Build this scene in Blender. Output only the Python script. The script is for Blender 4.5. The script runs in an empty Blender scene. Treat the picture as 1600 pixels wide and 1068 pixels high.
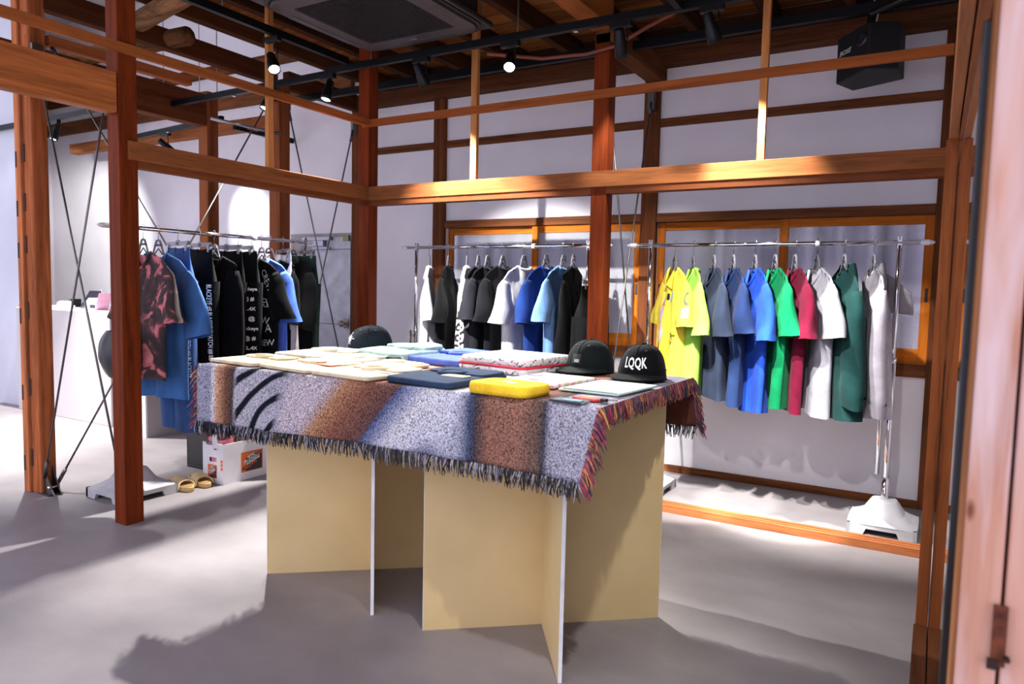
import bpy, bmesh, math, random
from mathutils import Vector, Matrix, noise
random.seed(7)
C = bpy.context.scene.collection
PI = math.pi
R = math.radians
# ------------------------------------------------------------------ camera
cam = bpy.data.cameras.new('camera')
cam.sensor_width = 36.0
cam.lens = 25.294
cam.clip_start = 0.05
cam.dof.use_dof = True
cam.dof.focus_distance = 3.6
cam.dof.aperture_fstop = 3.5
camo = bpy.data.objects.new('camera', cam)
C.objects.link(camo)
_r = Vector((0.86137954, 0.50749951, 0.02166892))
_u = Vector((-0.05660394, 0.05350623, 0.99696192))
_f = Vector((-0.50479826, 0.85998915, -0.07481565))
m3 = Matrix((_r, _u, -_f)).transposed()
camo.matrix_world = Matrix.Translation((3.5937, -4.0138, 1.27)) @ m3.to_4x4()
bpy.context.scene.camera = camo
# ------------------------------------------------------------------ world, exposure
sc = bpy.context.scene
sc.view_settings.view_transform = 'Standard'
sc.view_settings.look = 'None'
sc.view_settings.gamma = 1.0
sc.view_settings.use_curve_mapping = False
sc.view_settings.exposure = 0.0
sc.cycles.use_denoising = True
sc.cycles.max_bounces = 8
sc.cycles.caustics_reflective = False
sc.cycles.caustics_refractive = False
w = bpy.data.worlds.new('world')
sc.world = w
w.use_nodes = True
w.node_tree.nodes['Background'].inputs[0].default_value = (0.80, 0.80, 1.0, 1)
w.node_tree.nodes['Background'].inputs[1].default_value = 2.0
# track spotlights and added spots without housings: (position, target, watts, cone degrees, blend)
SPOTS = [
    ((0.15, -1.00, 2.56), (1.45, -1.70, 0.85), 62, 62, 0.5),
    ((1.40, -0.37, 2.57), (2.15, -1.80, 0.90), 60, 54, 0.6),
    ((-0.03, -0.37, 2.57), (0.0, -1.25, 0.0), 85, 56, 0.6),
    ((-0.62, -0.37, 2.57), (-0.70, -1.2, 0.8), 17, 70, 0.6),
    ((0.95, -1.80, 2.60), (0.95, 0.15, 1.25), 150, 46, 0.6),
    ((2.40, -1.45, 2.57), (2.62, 0.10, 0.95), 66, 56, 0.9),
    ((2.40, -1.30, 2.57), (2.32, 0.37, 0.0), 85, 22, 0.35),  # added spot without a housing, brightens the floor under the coloured rack
    ((2.95, -1.30, 2.57), (2.90, 0.37, 0.0), 85, 22, 0.35),  # second added floor spot, also without a housing
    ((2.08, -0.37, 2.57), (1.95, 0.55, 1.2), 8, 60, 0.6),
    ((-2.68, 0.216, 2.52), (-2.32, 0.9, 1.85), 8, 50, 0.7),
    ((-2.56, -0.95, 2.55), (-2.3, -1.25, 0.0), 75, 75, 0.6),
    ((-3.30, -0.44, 2.57), (-3.4, -1.3, 0.0), 85, 80, 0.6),
    ((-3.72, -0.44, 2.57), (-5.1, 0.8, 1.5), 26, 80, 0.7),
    ((3.30, -2.90, 2.58), (2.95, -1.0, 0.2), 15, 75, 0.7),  # added fill spot for the dim right side, no housing
    ((2.56, -0.37, 2.57), (2.78, 0.0, 1.72), 44, 54, 0.6),
    ((0.76, -0.37, 2.57), (0.92, 0.0, 1.80), 32, 50, 0.6),
]
for i, (p, t, wt, cone, bl) in enumerate(SPOTS):
    l = bpy.data.lights.new('spot_light', 'SPOT')
    l.energy = wt * 7.5
    l.spot_size = R(cone)
    l.spot_blend = bl
    l.shadow_soft_size = 0.022
    l.color = (1.0, 0.985, 0.96)
    o = bpy.data.objects.new('spot_light', l)
    C.objects.link(o)
    d = (Vector(t) - Vector(p)).normalized()
    o.location = Vector(p) + d * 0.075
    o.rotation_euler = d.to_track_quat('-Z', 'Y').to_euler()

# ------------------------------------------------------------------ materials
def lin(c):
    return tuple((x / 12.92 if x <= 0.04045 else ((x + 0.055) / 1.055) ** 2.4) for x in [v / 255 for v in c]) + (1,)

class NT:
    def __init__(s, name):
        s.m = bpy.data.materials.new(name)
        s.m.use_nodes = True
        s.t = s.m.node_tree
        s.b = s.t.nodes['Principled BSDF']
    def n(s, typ, **kw):
        nd = s.t.nodes.new(typ)
        for k, v in kw.items():
            if k.startswith('i_'):
                nd.inputs[k[2:].replace('_', ' ')].default_value = v
            else:
                setattr(nd, k, v)
        return nd
    def l(s, a, b):
        s.t.links.new(a, b)
    def coords(s, scale=(1, 1, 1), kind='Object', loc=(0, 0, 0)):
        tc = s.n('ShaderNodeTexCoord')
        mp = s.n('ShaderNodeMapping')
        mp.inputs['Scale'].default_value = scale
        mp.inputs['Location'].default_value = loc
        s.l(tc.outputs[kind], mp.inputs['Vector'])
        return mp.outputs['Vector']
    def ramp(s, fac, stops, interp='LINEAR'):
        r = s.n('ShaderNodeValToRGB')
        r.color_ramp.interpolation = interp
        while len(r.color_ramp.elements) < len(stops):
            r.color_ramp.elements.new(0.5)
        for e, (p, c) in zip(r.color_ramp.elements, stops):
            e.position = p
            e.color = c if len(c) == 4 else lin(c)
        s.l(fac, r.inputs['Fac'])
        return r.outputs['Color']
    def bump(s, h, strength=0.2, dist=0.01):
        b = s.n('ShaderNodeBump')
        b.inputs['Strength'].default_value = strength
        b.inputs['Distance'].default_value = dist
        s.l(h, b.inputs['Height'])
        s.l(b.outputs['Normal'], s.b.inputs['Normal'])
    def math(s, op, a, b=None):
        nd = s.n('ShaderNodeMath', operation=op)
        for i, v in enumerate((a, b)):
            if v is None: continue
            if isinstance(v, (int, float)): nd.inputs[i].default_value = v
            else: s.l(v, nd.inputs[i])
        return nd.outputs[0]

def mul(c, k):
    return tuple(min(255, v * k) for v in c)

_mc = {}
def plain(c, rough=0.6, metal=0.0, spec=0.5, var=0.10, scale=8, name='paint'):
    key = ('p', c, rough, metal, spec, var, scale)
    if key in _mc: return _mc[key]
    t = NT(name)
    nz = t.n('ShaderNodeTexNoise', i_Scale=scale, i_Detail=4.0)
    t.l(t.coords(), nz.inputs['Vector'])
    t.l(t.ramp(nz.outputs['Fac'], [(0.3, mul(c, 1 - var)), (0.7, mul(c, 1 + var))]), t.b.inputs['Base Color'])
    t.b.inputs['Roughness'].default_value = rough
    t.b.inputs['Metallic'].default_value = metal
    t.b.inputs['Specular IOR Level'].default_value = spec
    _mc[key] = t.m
    return t.m

def cloth(c, rough=0.9, weave=900, fold=0.25):
    key = ('c', c, rough, weave, fold)
    if key in _mc: return _mc[key]
    t = NT('cloth')
    co = t.coords()
    nz = t.n('ShaderNodeTexNoise', i_Scale=14.0, i_Detail=3.0)
    t.l(co, nz.inputs['Vector'])
    fine = t.n('ShaderNodeTexNoise', i_Scale=float(weave), i_Detail=1.0)
    t.l(co, fine.inputs['Vector'])
    a = t.math('ADD', t.math('MULTIPLY', nz.outputs['Fac'], 0.6), t.math('MULTIPLY', fine.outputs['Fac'], 0.4))
    t.l(t.ramp(a, [(0.3, mul(c, 0.86)), (0.7, mul(c, 1.12))]), t.b.inputs['Base Color'])
    t.b.inputs['Roughness'].default_value = rough
    t.b.inputs['Specular IOR Level'].default_value = 0.08
    t.b.inputs['Sheen Weight'].default_value = 0.03
    big = t.n('ShaderNodeTexNoise', i_Scale=22.0, i_Detail=2.0)
    t.l(t.coords((1, 1, 0.25)), big.inputs['Vector'])
    t.bump(t.math('ADD', big.outputs['Fac'], t.math('MULTIPLY', fine.outputs['Fac'], 0.05)), fold, 0.02)
    _mc[key] = t.m
    return t.m

def wood(c, axis='z', rough=0.42, var=0.35, scale=1.0, knots=False, coat=0.0):
    key = ('w', c, axis, rough, var, scale, knots)
    if key in _mc: return _mc[key]
    t = NT('wood')
    s = {'x': (0.8, 14, 14), 'y': (14, 0.8, 14), 'z': (14, 14, 0.8)}[axis]
    s = tuple(v * scale for v in s)
    co = t.coords(s)
    nz = t.n('ShaderNodeTexNoise', i_Scale=1.6, i_Detail=6.0, i_Roughness=0.6, i_Distortion=0.6)
    t.l(co, nz.inputs['Vector'])
    s2 = tuple(v * 5 for v in s)
    n2 = t.n('ShaderNodeTexNoise', i_Scale=2.0, i_Detail=3.0)
    t.l(t.coords(s2), n2.inputs['Vector'])
    a = t.math('ADD', t.math('MULTIPLY', nz.outputs['Fac'], 0.7), t.math('MULTIPLY', n2.outputs['Fac'], 0.3))
    col = t.ramp(a, [(0.32, mul(c, 1 - var)), (0.5, c), (0.68, mul(c, 1 + var * 0.6))])
    if knots:
        vz = t.n('ShaderNodeTexVoronoi', i_Scale=2.2)
        kk = {'x': (1.4, 3.4, 3.4), 'y': (3.4, 1.4, 3.4), 'z': (3.4, 3.4, 1.4)}[axis]
        t.l(t.coords(kk, loc=(0.3, 0.1, 0.23)), vz.inputs['Vector'])
        mx = t.n('ShaderNodeMix', data_type='RGBA')
        f = t.ramp(vz.outputs['Distance'], [(0.05, (255, 255, 255)), (0.10, (0, 0, 0))])
        t.l(f, mx.inputs['Factor'])
        t.l(col, mx.inputs[6])
        mx.inputs[7].default_value = lin(mul(c, 0.4))
        col = mx.outputs[2]
    t.l(col, t.b.inputs['Base Color'])
    t.b.inputs['Roughness'].default_value = rough
    t.b.inputs['Coat Weight'].default_value = coat
    t.b.inputs['Coat Roughness'].default_value = 0.3
    t.b.inputs['Specular IOR Level'].default_value = 0.03
    t.bump(a, 0.12, 0.004)
    _mc[key] = t.m
    return t.m

def metal(c=(200, 200, 205), rough=0.18):
    return plain(c, rough, 1.0, 0.5, 0.03, 5, 'metal')

def floor_mat():
    t = NT('concrete')
    co = t.coords()
    big = t.n('ShaderNodeTexNoise', i_Scale=0.9, i_Detail=6.0, i_Roughness=0.6, i_Distortion=0.4)
    t.l(co, big.inputs['Vector'])
    st = t.n('ShaderNodeTexNoise', i_Scale=2.2, i_Detail=4.0, i_Roughness=0.55)
    t.l(t.coords((1.0, 1.6, 1)), st.inputs['Vector'])
    sp = t.n('ShaderNodeTexNoise', i_Scale=160.0, i_Detail=2.0)
    t.l(co, sp.inputs['Vector'])
    a = t.math('ADD', t.math('MULTIPLY', big.outputs['Fac'], 0.5), t.math('MULTIPLY', st.outputs['Fac'], 0.38))
    a = t.math('ADD', a, t.math('MULTIPLY', sp.outputs['Fac'], 0.12))
    t.l(t.ramp(a, [(0.30, (122, 115, 117)), (0.5, (144, 137, 138)), (0.70, (164, 158, 158))]), t.b.inputs['Base Color'])
    t.b.inputs['Roughness'].default_value = 0.5
    t.b.inputs['Specular IOR Level'].default_value = 0.35
    t.bump(sp.outputs['Fac'], 0.05, 0.002)
    return t.m

def plaster(c):
    t = NT('plaster')
    nz = t.n('ShaderNodeTexNoise', i_Scale=1.2, i_Detail=4.0)
    t.l(t.coords(), nz.inputs['Vector'])
    fn = t.n('ShaderNodeTexNoise', i_Scale=120.0, i_Detail=3.0)
    t.l(t.coords(), fn.inputs['Vector'])
    t.l(t.ramp(nz.outputs['Fac'], [(0.3, mul(c, 0.95)), (0.7, mul(c, 1.03))]), t.b.inputs['Base Color'])
    t.b.inputs['Roughness'].default_value = 0.85
    t.b.inputs['Specular IOR Level'].default_value = 0.2
    t.bump(fn.outputs['Fac'], 0.06, 0.002)
    return t.m

def glass_pane():
    t = NT('patterned_glass')
    t.b.inputs['Base Color'].default_value = (0.86, 0.86, 0.92, 1)
    t.b.inputs['Transmission Weight'].default_value = 0.75
    t.b.inputs['Roughness'].default_value = 0.32
    t.b.inputs['IOR'].default_value = 1.3
    ck = t.n('ShaderNodeTexVoronoi', i_Scale=95.0, i_Randomness=0.15)
    t.l(t.coords(), ck.inputs['Vector'])
    t.bump(ck.outputs['Distance'], 0.8, 0.004)
    return t.m

def clear_plastic(c=(225, 225, 232)):
    key = ('clear', c)
    if key in _mc: return _mc[key]
    t = NT('clear_plastic')
    t.b.inputs['Base Color'].default_value = lin(c)
    t.b.inputs['Transmission Weight'].default_value = 0.7
    t.b.inputs['Roughness'].default_value = 0.12
    t.b.inputs['IOR'].default_value = 1.25
    _mc[key] = t.m
    return t.m

def emit(c, s):
    t = NT('lamp_face')
    t.b.inputs['Base Color'].default_value = (0, 0, 0, 1)
    t.b.inputs['Emission Color'].default_value = lin(c)
    t.b.inputs['Emission Strength'].default_value = s
    return t.m

# ------------------------------------------------------------------ mesh builder
class MB:
    def __init__(s):
        s.v = []; s.f = []; s.mi = []
    def add(s, vs, fs, mi=0, M=None):
        b = len(s.v)
        for p in vs:
            s.v.append(tuple(M @ Vector(p)) if M else tuple(p))
        for f in fs:
            s.f.append(tuple(b + i for i in f)); s.mi.append(mi)
        return s
    def box(s, a, b, mi=0, M=None):
        x0, y0, z0 = a; x1, y1, z1 = b
        vs = [(x0, y0, z0), (x1, y0, z0), (x1, y1, z0), (x0, y1, z0), (x0, y0, z1), (x1, y0, z1), (x1, y1, z1), (x0, y1, z1)]
        return s.add(vs, [(0, 3, 2, 1), (4, 5, 6, 7), (0, 1, 5, 4), (1, 2, 6, 5), (2, 3, 7, 6), (3, 0, 4, 7)], mi, M)
    def prism(s, poly, h0, h1, axis='z', mi=0, M=None):
        n = len(poly)
        def P(p, h):
            return {'z': (p[0], p[1], h), 'y': (p[0], h, p[1]), 'x': (h, p[0], p[1])}[axis]
        vs = [P(p, h0) for p in poly] + [P(p, h1) for p in poly]
        fs = [tuple(range(n))[::-1], tuple(range(n, 2 * n))] + [(i, (i + 1) % n, n + (i + 1) % n, n + i) for i in range(n)]
        if axis == 'y': fs = [f[::-1] for f in fs]
        return s.add(vs, fs, mi, M)
    def tube(s, pts, r, seg=8, mi=0, cap=True, flat=1.0, M=None):
        pts = [Vector(p) for p in pts]
        n = len(pts)
        rr = r if isinstance(r, (list, tuple)) else [r] * n
        vs = []; fs = []
        prev = None
        for i, p in enumerate(pts):
            t = (pts[min(i + 1, n - 1)] - pts[max(i - 1, 0)])
            t.normalize()
            if prev is None:
                a = Vector((0, 0, 1)) if abs(t.z) < 0.9 else Vector((1, 0, 0))
                u = t.cross(a).normalized()
            else:
                u = (prev - t * prev.dot(t)).normalized()
            prev = u
            vv = t.cross(u)
            for k in range(seg):
                an = 2 * PI * k / seg
                vs.append(p + u * (math.cos(an) * rr[i]) + vv * (math.sin(an) * rr[i] * flat))
        for i in range(n - 1):
            for k in range(seg):
                k2 = (k + 1) % seg
                fs.append((i * seg + k, i * seg + k2, (i + 1) * seg + k2, (i + 1) * seg + k))
        if cap:
            fs.append(tuple(range(seg))[::-1])
            fs.append(tuple(range((n - 1) * seg, n * seg)))
        return s.add(vs, fs, mi, M)
    def lathe(s, prof, seg=24, mi=0, M=None, cap=True):
        vs = []; fs = []
        for (r, z) in prof:
            for k in range(seg):
                a = 2 * PI * k / seg
                vs.append((r * math.cos(a), r * math.sin(a), z))
        for i in range(len(prof) - 1):
            for k in range(seg):
                k2 = (k + 1) % seg
                fs.append((i * seg + k, i * seg + k2, (i + 1) * seg + k2, (i + 1) * seg + k))
        if cap:
            fs.append(tuple(range(seg))[::-1])
            fs.append(tuple(range((len(prof) - 1) * seg, len(prof) * seg)))
        return s.add(vs, fs, mi, M)
    def grid(s, fn, nu, nv, mi=0, wrap=False, M=None):
        vs = [fn(i / (nu if wrap else nu - 1), j / (nv - 1)) for j in range(nv) for i in range(nu)]
        fs = []
        for j in range(nv - 1):
            for i in range(nu if wrap else nu - 1):
                i2 = (i + 1) % nu
                fs.append((j * nu + i, j * nu + i2, (j + 1) * nu + i2, (j + 1) * nu + i))
        return s.add(vs, fs, mi, M)
    def build(s, name, mats, parent=None, smooth=False, bevel=0, off=(0, 0, 0), sub=0, weld=False):
        me = bpy.data.meshes.new(name)
        if off != (0, 0, 0):
            s.v = [(p[0] - off[0], p[1] - off[1], p[2] - off[2]) for p in s.v]
        me.from_pydata(s.v, [], s.f)
        for m in (mats if isinstance(mats, (list, tuple)) else [mats]):
            me.materials.append(m)
        if any(s.mi):
            me.polygons.foreach_set('material_index', s.mi)
        if weld:
            bm = bmesh.new(); bm.from_mesh(me)
            bmesh.ops.remove_doubles(bm, verts=bm.verts, dist=0.0004)
            bm.to_mesh(me); bm.free()
        if smooth:
            me.polygons.foreach_set('use_smooth', [True] * len(me.polygons))
        me.validate()
        o = bpy.data.objects.new(name, me)
        C.objects.link(o)
        if parent: o.parent = parent
        if bevel:
            b = o.modifiers.new('bevel', 'BEVEL'); b.width = bevel; b.segments = 2; b.limit_method = 'ANGLE'
        if sub:
            b = o.modifiers.new('sub', 'SUBSURF'); b.levels = sub; b.render_levels = sub
        return o

def tag(o, label=None, cat=None, group=None, kind=None):
    if label: o['label'] = label
    if cat: o['category'] = cat
    if group: o['group'] = group
    if kind: o['kind'] = kind
    return o

def thing(name, label, cat, loc=(0, 0, 0), rz=0, group=None, rot=None):
    o = bpy.data.objects.new(name, None)
    o.empty_display_size = 0.05
    C.objects.link(o)
    o.location = loc
    o.rotation_euler = rot if rot else (0, 0, rz)
    return tag(o, label, cat, group)

def bx(a, b):
    return MB().box(a, b)

def struct(name, mb, mat, **kw):
    return tag(mb.build(name, mat, **kw), kind='structure')

def text_mb(txt, size, M, mi=0, align='CENTER', mb=None, fn=None, spacing=1.0, shear=0.0, bold=0.0):
    cu = bpy.data.curves.new('t', 'FONT')
    cu.body = txt; cu.size = size; cu.align_x = align; cu.align_y = 'CENTER'; cu.space_character = spacing
    cu.shear = shear; cu.resolution_u = 2; cu.offset = bold
    o = bpy.data.objects.new('t', cu)
    C.objects.link(o)
    dg = bpy.context.evaluated_depsgraph_get()
    me = bpy.data.meshes.new_from_object(o.evaluated_get(dg))
    mb = mb or MB()
    vs = [v.co.copy() for v in me.vertices]
    if fn:
        vs = [fn(v.x, v.y) for v in vs]
    mb.add(vs, [tuple(p.vertices) for p in me.polygons], mi, M)
    bpy.data.objects.remove(o); bpy.data.curves.remove(cu); bpy.data.meshes.remove(me)
    return mb

# ------------------------------------------------------------------ palette
KEYAKI = (112, 48, 22)
HONEY = (196, 128, 72)
DARK = (104, 60, 36)
RAW = (186, 112, 70)
SASH = (188, 104, 34)
STEEL = metal((150, 148, 146), 0.35)
CHROME = metal((225, 225, 228), 0.08)
BLACK = plain((22, 22, 24), 0.45)
BLACKM = plain((16, 16, 18), 0.3)
WHITEP = plain((236, 236, 238), 0.4)
LAMPF = emit((250, 250, 255), 30)

# ================================================================== SETTING
struct('floor', bx((-6, -5.6, -0.1), (5.2, 1.0, 0)), floor_mat())
PL = plaster((238, 234, 240))
# back wall with two window openings (0.05..1.76 and 1.87..3.567, z 0.79..1.81) and the door opening
wb = MB()
YB = 0.902
wb.box((-6, YB, 0), (-1.77, YB + 0.1, 4.4))
wb.box((-1.77, YB, 1.735), (-0.98, YB + 0.1, 4.4))
wb.box((-0.98, YB, 0), (0.05, YB + 0.1, 3.3))
wb.box((0.05, YB, 0), (3.75, YB + 0.1, 0.79))
wb.box((0.05, YB, 1.81), (3.75, YB + 0.1, 3.3))
wb.box((1.76, YB, 0.79), (1.87, YB + 0.1, 1.81))
wb.box((3.567, YB, 0.79), (3.75, YB + 0.1, 1.81))
wall_back = struct('wall_back', wb, PL)
wd = wood(DARK, 'z', 0.5)
for x0, x1 in ((-0.975, -0.85), (-0.07, 0.048), (1.757, 1.87), (3.562, 3.68)):
    bx((x0, YB - 0.03, 0), (x1, YB + 0.02, 2.82)).build('wall_post', wd, wall_back, bevel=0.003)
wx = wood((110, 66, 40), 'x', 0.5)
bx((-0.85, YB - 0.02, 2.405), (3.6, YB + 0.01, 2.462)).build('picture_rail', wx, wall_back, bevel=0.003)
bx((-0.97, YB - 0.10, 2.80), (3.75, YB + 0.02, 2.915)).build('wall_plate', wood((92, 56, 36), 'x', 0.6), wall_back, bevel=0.006)
struct('baseboard_back', bx((-0.85, YB - 0.025, 0), (3.65, YB, 0.047)), wx, bevel=0.003)
# right wall
wall_right = struct('wall_right', bx((3.705, -2.5, 0), (3.8, 1.0, 3.3)), PL)
struct('wall_left', bx((-6.1, -1.2, 0), (-6, 1.0, 4.4)), PL)
# far left partition beside the counter
wall_partition = struct('wall_partition', bx((-6, -0.38, 0), (-4.10, -0.26, 4.3)), plaster((206, 208, 218)))
bx((-4.10, -0.385, 0.0), (-4.03, -0.25, 4.3)).build('white_trim', WHITEP, wall_partition)

# windows -----------------------------------------------------------
GL = glass_pane()
CURT = cloth((216, 208, 222), 0.91, 600, 0.1)
_n = CURT.node_tree
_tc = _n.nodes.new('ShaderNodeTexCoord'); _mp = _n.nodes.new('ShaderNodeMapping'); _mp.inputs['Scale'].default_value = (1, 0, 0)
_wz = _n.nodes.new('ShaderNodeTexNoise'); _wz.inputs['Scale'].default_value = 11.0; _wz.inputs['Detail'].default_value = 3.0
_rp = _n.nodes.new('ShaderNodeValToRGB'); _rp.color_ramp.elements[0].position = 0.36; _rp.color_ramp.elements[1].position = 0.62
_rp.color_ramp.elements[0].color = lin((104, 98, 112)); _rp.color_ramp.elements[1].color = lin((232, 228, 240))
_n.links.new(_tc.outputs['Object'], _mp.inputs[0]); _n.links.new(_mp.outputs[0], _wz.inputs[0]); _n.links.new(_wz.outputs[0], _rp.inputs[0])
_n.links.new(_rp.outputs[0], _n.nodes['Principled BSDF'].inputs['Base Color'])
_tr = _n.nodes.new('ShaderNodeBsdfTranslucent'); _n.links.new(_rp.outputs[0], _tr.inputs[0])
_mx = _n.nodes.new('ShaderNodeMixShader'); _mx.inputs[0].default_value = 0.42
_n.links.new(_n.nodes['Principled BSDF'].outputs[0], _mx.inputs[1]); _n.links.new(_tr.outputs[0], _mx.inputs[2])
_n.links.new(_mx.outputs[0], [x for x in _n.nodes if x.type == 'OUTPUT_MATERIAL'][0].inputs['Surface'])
HEAD = wood((112, 68, 42), 'x', 0.5)
def window(n, x0, x1, mid):
    root = bpy.data.objects.new('window_%d' % n, None)
    C.objects.link(root); tag(root, kind='structure')
    root.location = ((x0 + x1) / 2, YB, 0.79)
    off = tuple(root.location)
    bx((x0, YB - 0.028, 1.752), (x1, YB + 0.09, 1.812)).build('head_rail', HEAD, root, bevel=0.003, off=off)
    bx((x0, YB - 0.028, 0.79), (x1, YB + 0.09, 0.862)).build('sill_rail', HEAD, root, bevel=0.003, off=off)
    sx = wood(SASH, 'x', 0.38, 0.22); sz = wood(SASH, 'z', 0.38, 0.22)
    for k, (a, b, yy) in enumerate(((x0 - 0.004, mid + 0.045, YB + 0.035), (mid, x1 + 0.006, YB - 0.005))):
        f = MB()
        f.box((a, yy, 0.865), (a + 0.05, yy + 0.03, 1.75))
        f.box((b - 0.055, yy, 0.865), (b, yy + 0.03, 1.75))
        sash = f.build('sash', sz, root, bevel=0.002, off=off)
        g = MB()
        g.box((a + 0.05, yy + 0.002, 1.697), (b - 0.055, yy + 0.028, 1.75))
        g.box((a + 0.05, yy + 0.002, 0.865), (b - 0.055, yy + 0.028, 0.958))
        g.build('sash_rail', sx, sash, bevel=0.002, off=off)
        bx((a + 0.048, yy + 0.012, 0.955), (b - 0.053, yy + 0.017, 1.70)).build('pane', GL, sash, off=off)
        px = b - 0.036 if k else a + 0.016
        bx((px, yy - 0.0015, 1.24), (px + 0.016, yy + 0.004, 1.32)).build('finger_pull', BLACK, sash, off=off)
    # pleated curtain hanging behind the glass
    def cf(u, v):
        x = x0 + (x1 - x0) * u
        return (x, YB + 0.115 + 0.03 * math.sin(x * 40 + 1.3 * math.sin(x * 5)) , 0.86 + 0.92 * v)
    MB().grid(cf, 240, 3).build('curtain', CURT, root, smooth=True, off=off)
window(1, 0.05, 1.757, 0.87)
window(2, 1.872, 3.562, 2.70)
bx((0, YB + 0.9, 0.5), (3.7, YB + 0.95, 2.3)).build('shade_board', plain((205, 198, 205), 0.8), wall_back)  # unseen board added outside the windows to partly shade the curtains

# door in the back wall ------------------------------------------------
door = bpy.data.objects.new('door_1', None); C.objects.link(door); tag(door, kind='structure')
DG = plain((186, 188, 200), 0.5)
bx((-1.77, YB - 0.01, 0), (-0.98, YB + 0.06, 1.735)).build('frame', plain((150, 140, 138), 0.5), door)
d = MB()
d.box((-1.47, YB - 0.03, 0.01), (-0.985, YB + 0.02, 0.90))
d.box((-1.47, YB - 0.03, 0.905), (-0.985, YB + 0.02, 1.585))
d.box((-1.47, YB - 0.03, 1.59), (-0.985, YB + 0.02, 1.70))
d.build('leaf', DG, door, bevel=0.002)
c = MB(); c.box((-1.47, YB - 0.075, 1.615), (-1.28, YB - 0.03, 1.665)); c.box((-1.36, YB - 0.10, 1.585), (-1.18, YB - 0.075, 1.605)); c.box((-1.5, YB - 0.06, 1.67), (-1.2, YB - 0.03, 1.70))
c.build('closer', metal((140, 140, 148), 0.4), door)
c = MB(); c.tube([(-1.03, YB - 0.03, 0.915), (-1.03, YB - 0.085, 0.915)], 0.014, 10); c.lathe([(0.012, 0), (0.03, 0.01), (0.033, 0.025), (0.02, 0.04)], 14, 0, Matrix.Translation((-1.03, YB - 0.075, 0.915)) @ Matrix.Rotation(R(90), 4, 'X'))
c.box((-1.06, YB - 0.038, 0.87), (-1.0, YB - 0.028, 0.96))
c.build('knob', metal((190, 185, 175), 0.25), door, smooth=False)
bx((-1.06, YB - 0.05, 1.66), (-0.99, YB - 0.03, 1.71)).build('latch', metal((110, 108, 80), 0.4), door)

# counter (built-in concrete) ------------------------------------------
cz = 0.985
ct = MB()
cp = [(-4.02, 0), (-2.47, 0), (-2.47, cz - 0.05), (-2.476, cz - 0.025), (-2.495, cz - 0.006), (-2.52, cz), (-4.02, cz)]
ct.prism(cp, -0.47, 0.75, 'y')
counter = ct.build('service_counter', plaster((206, 200, 200)), bevel=0.004)
tag(counter, 'pale concrete service counter with rounded end at the far left', 'counter')
pw = struct('wall_low', bx((-1.90, -0.55, 0), (-1.835, 0.80, 0.99)), plaster((176, 168, 168)))
bx((-1.905, -0.565, 0), (-1.83, -0.55, 0.995)).build('white_trim', WHITEP, pw)

# ceiling: board backing, planks, joists -----------------------------------
ceil = struct('ceiling', bx((-0.95, -4.4, 3.10), (5.2, 1.0, 3.2)), plain((60, 42, 30), 0.8))
struct('ceiling_loft', bx((-6.1, -4.4, 4.3), (-0.95, 1.0, 4.4)), plaster((214, 208, 206)))
struct('wall_loft', bx((-0.96, -4.4, 3.06), (-0.86, 0.9, 4.4)), plain((84, 56, 38), 0.8))
bx((-6, YB - 0.05, 3.34), (-0.97, YB + 0.01, 3.44)).build('tie_rail', wood((100, 62, 38), 'x', 0.6), wall_back)
bx((-6, YB - 0.05, 3.0), (-0.97, YB + 0.01, 3.14)).build('tie_rail', wood((112, 70, 42), 'x', 0.6), wall_back)
PLK = [wood((128, 78, 40), 'x', 0.7, 0.35, 1.0), wood((112, 66, 32), 'x', 0.7, 0.35, 1.1), wood((138, 88, 46), 'x', 0.7, 0.3, 0.9)]
y = 0.86; pm = None; k = 0
while y > -3.3:
    wdt = 0.15
    for xa, xb in ((-0.86, 1.2), (1.205, 3.7)):
        o = bx((xa, y - wdt, 3.055 + 0.006 * (k % 2)), (xb, y - 0.006, 3.09)).build('plank', PLK[k % 3], ceil)
        k += 1
    y -= wdt
JW = [wood((70, 44, 27), 'y', 0.75, 0.4), wood((58, 36, 22), 'y', 0.75, 0.4)]
bx((-0.86, 0.86, 2.915), (3.7, 0.90, 3.06)).build('blocking_board', wood((60, 38, 24), 'x', 0.8), ceil)
jx = -0.58; k = 0
while jx < 3.6:
    if not (1.72 < jx < 1.98):
        bx((jx - 0.03, -3.6, 2.93 + random.uniform(-0.008, 0.004)), (jx + 0.03, 0.90, 3.056)).build('joist', JW[k % 2], ceil, bevel=0.004)
    jx += 0.4575; k += 1
# log-like old joists at the left of the main room
MB().tube([(-0.75, -1.25, 2.86), (0.9, -1.55, 2.90)], 0.06, 10).build('log_joist', wood((128, 92, 62), 'x', 0.8, 0.45), ceil, smooth=True)
MB().tube([(-2.4, -1.05, 2.86), (-0.7, -0.95, 2.86)], 0.06, 10).build('log_joist', wood((110, 76, 50), 'x', 0.8, 0.45), ceil, smooth=True)

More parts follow.
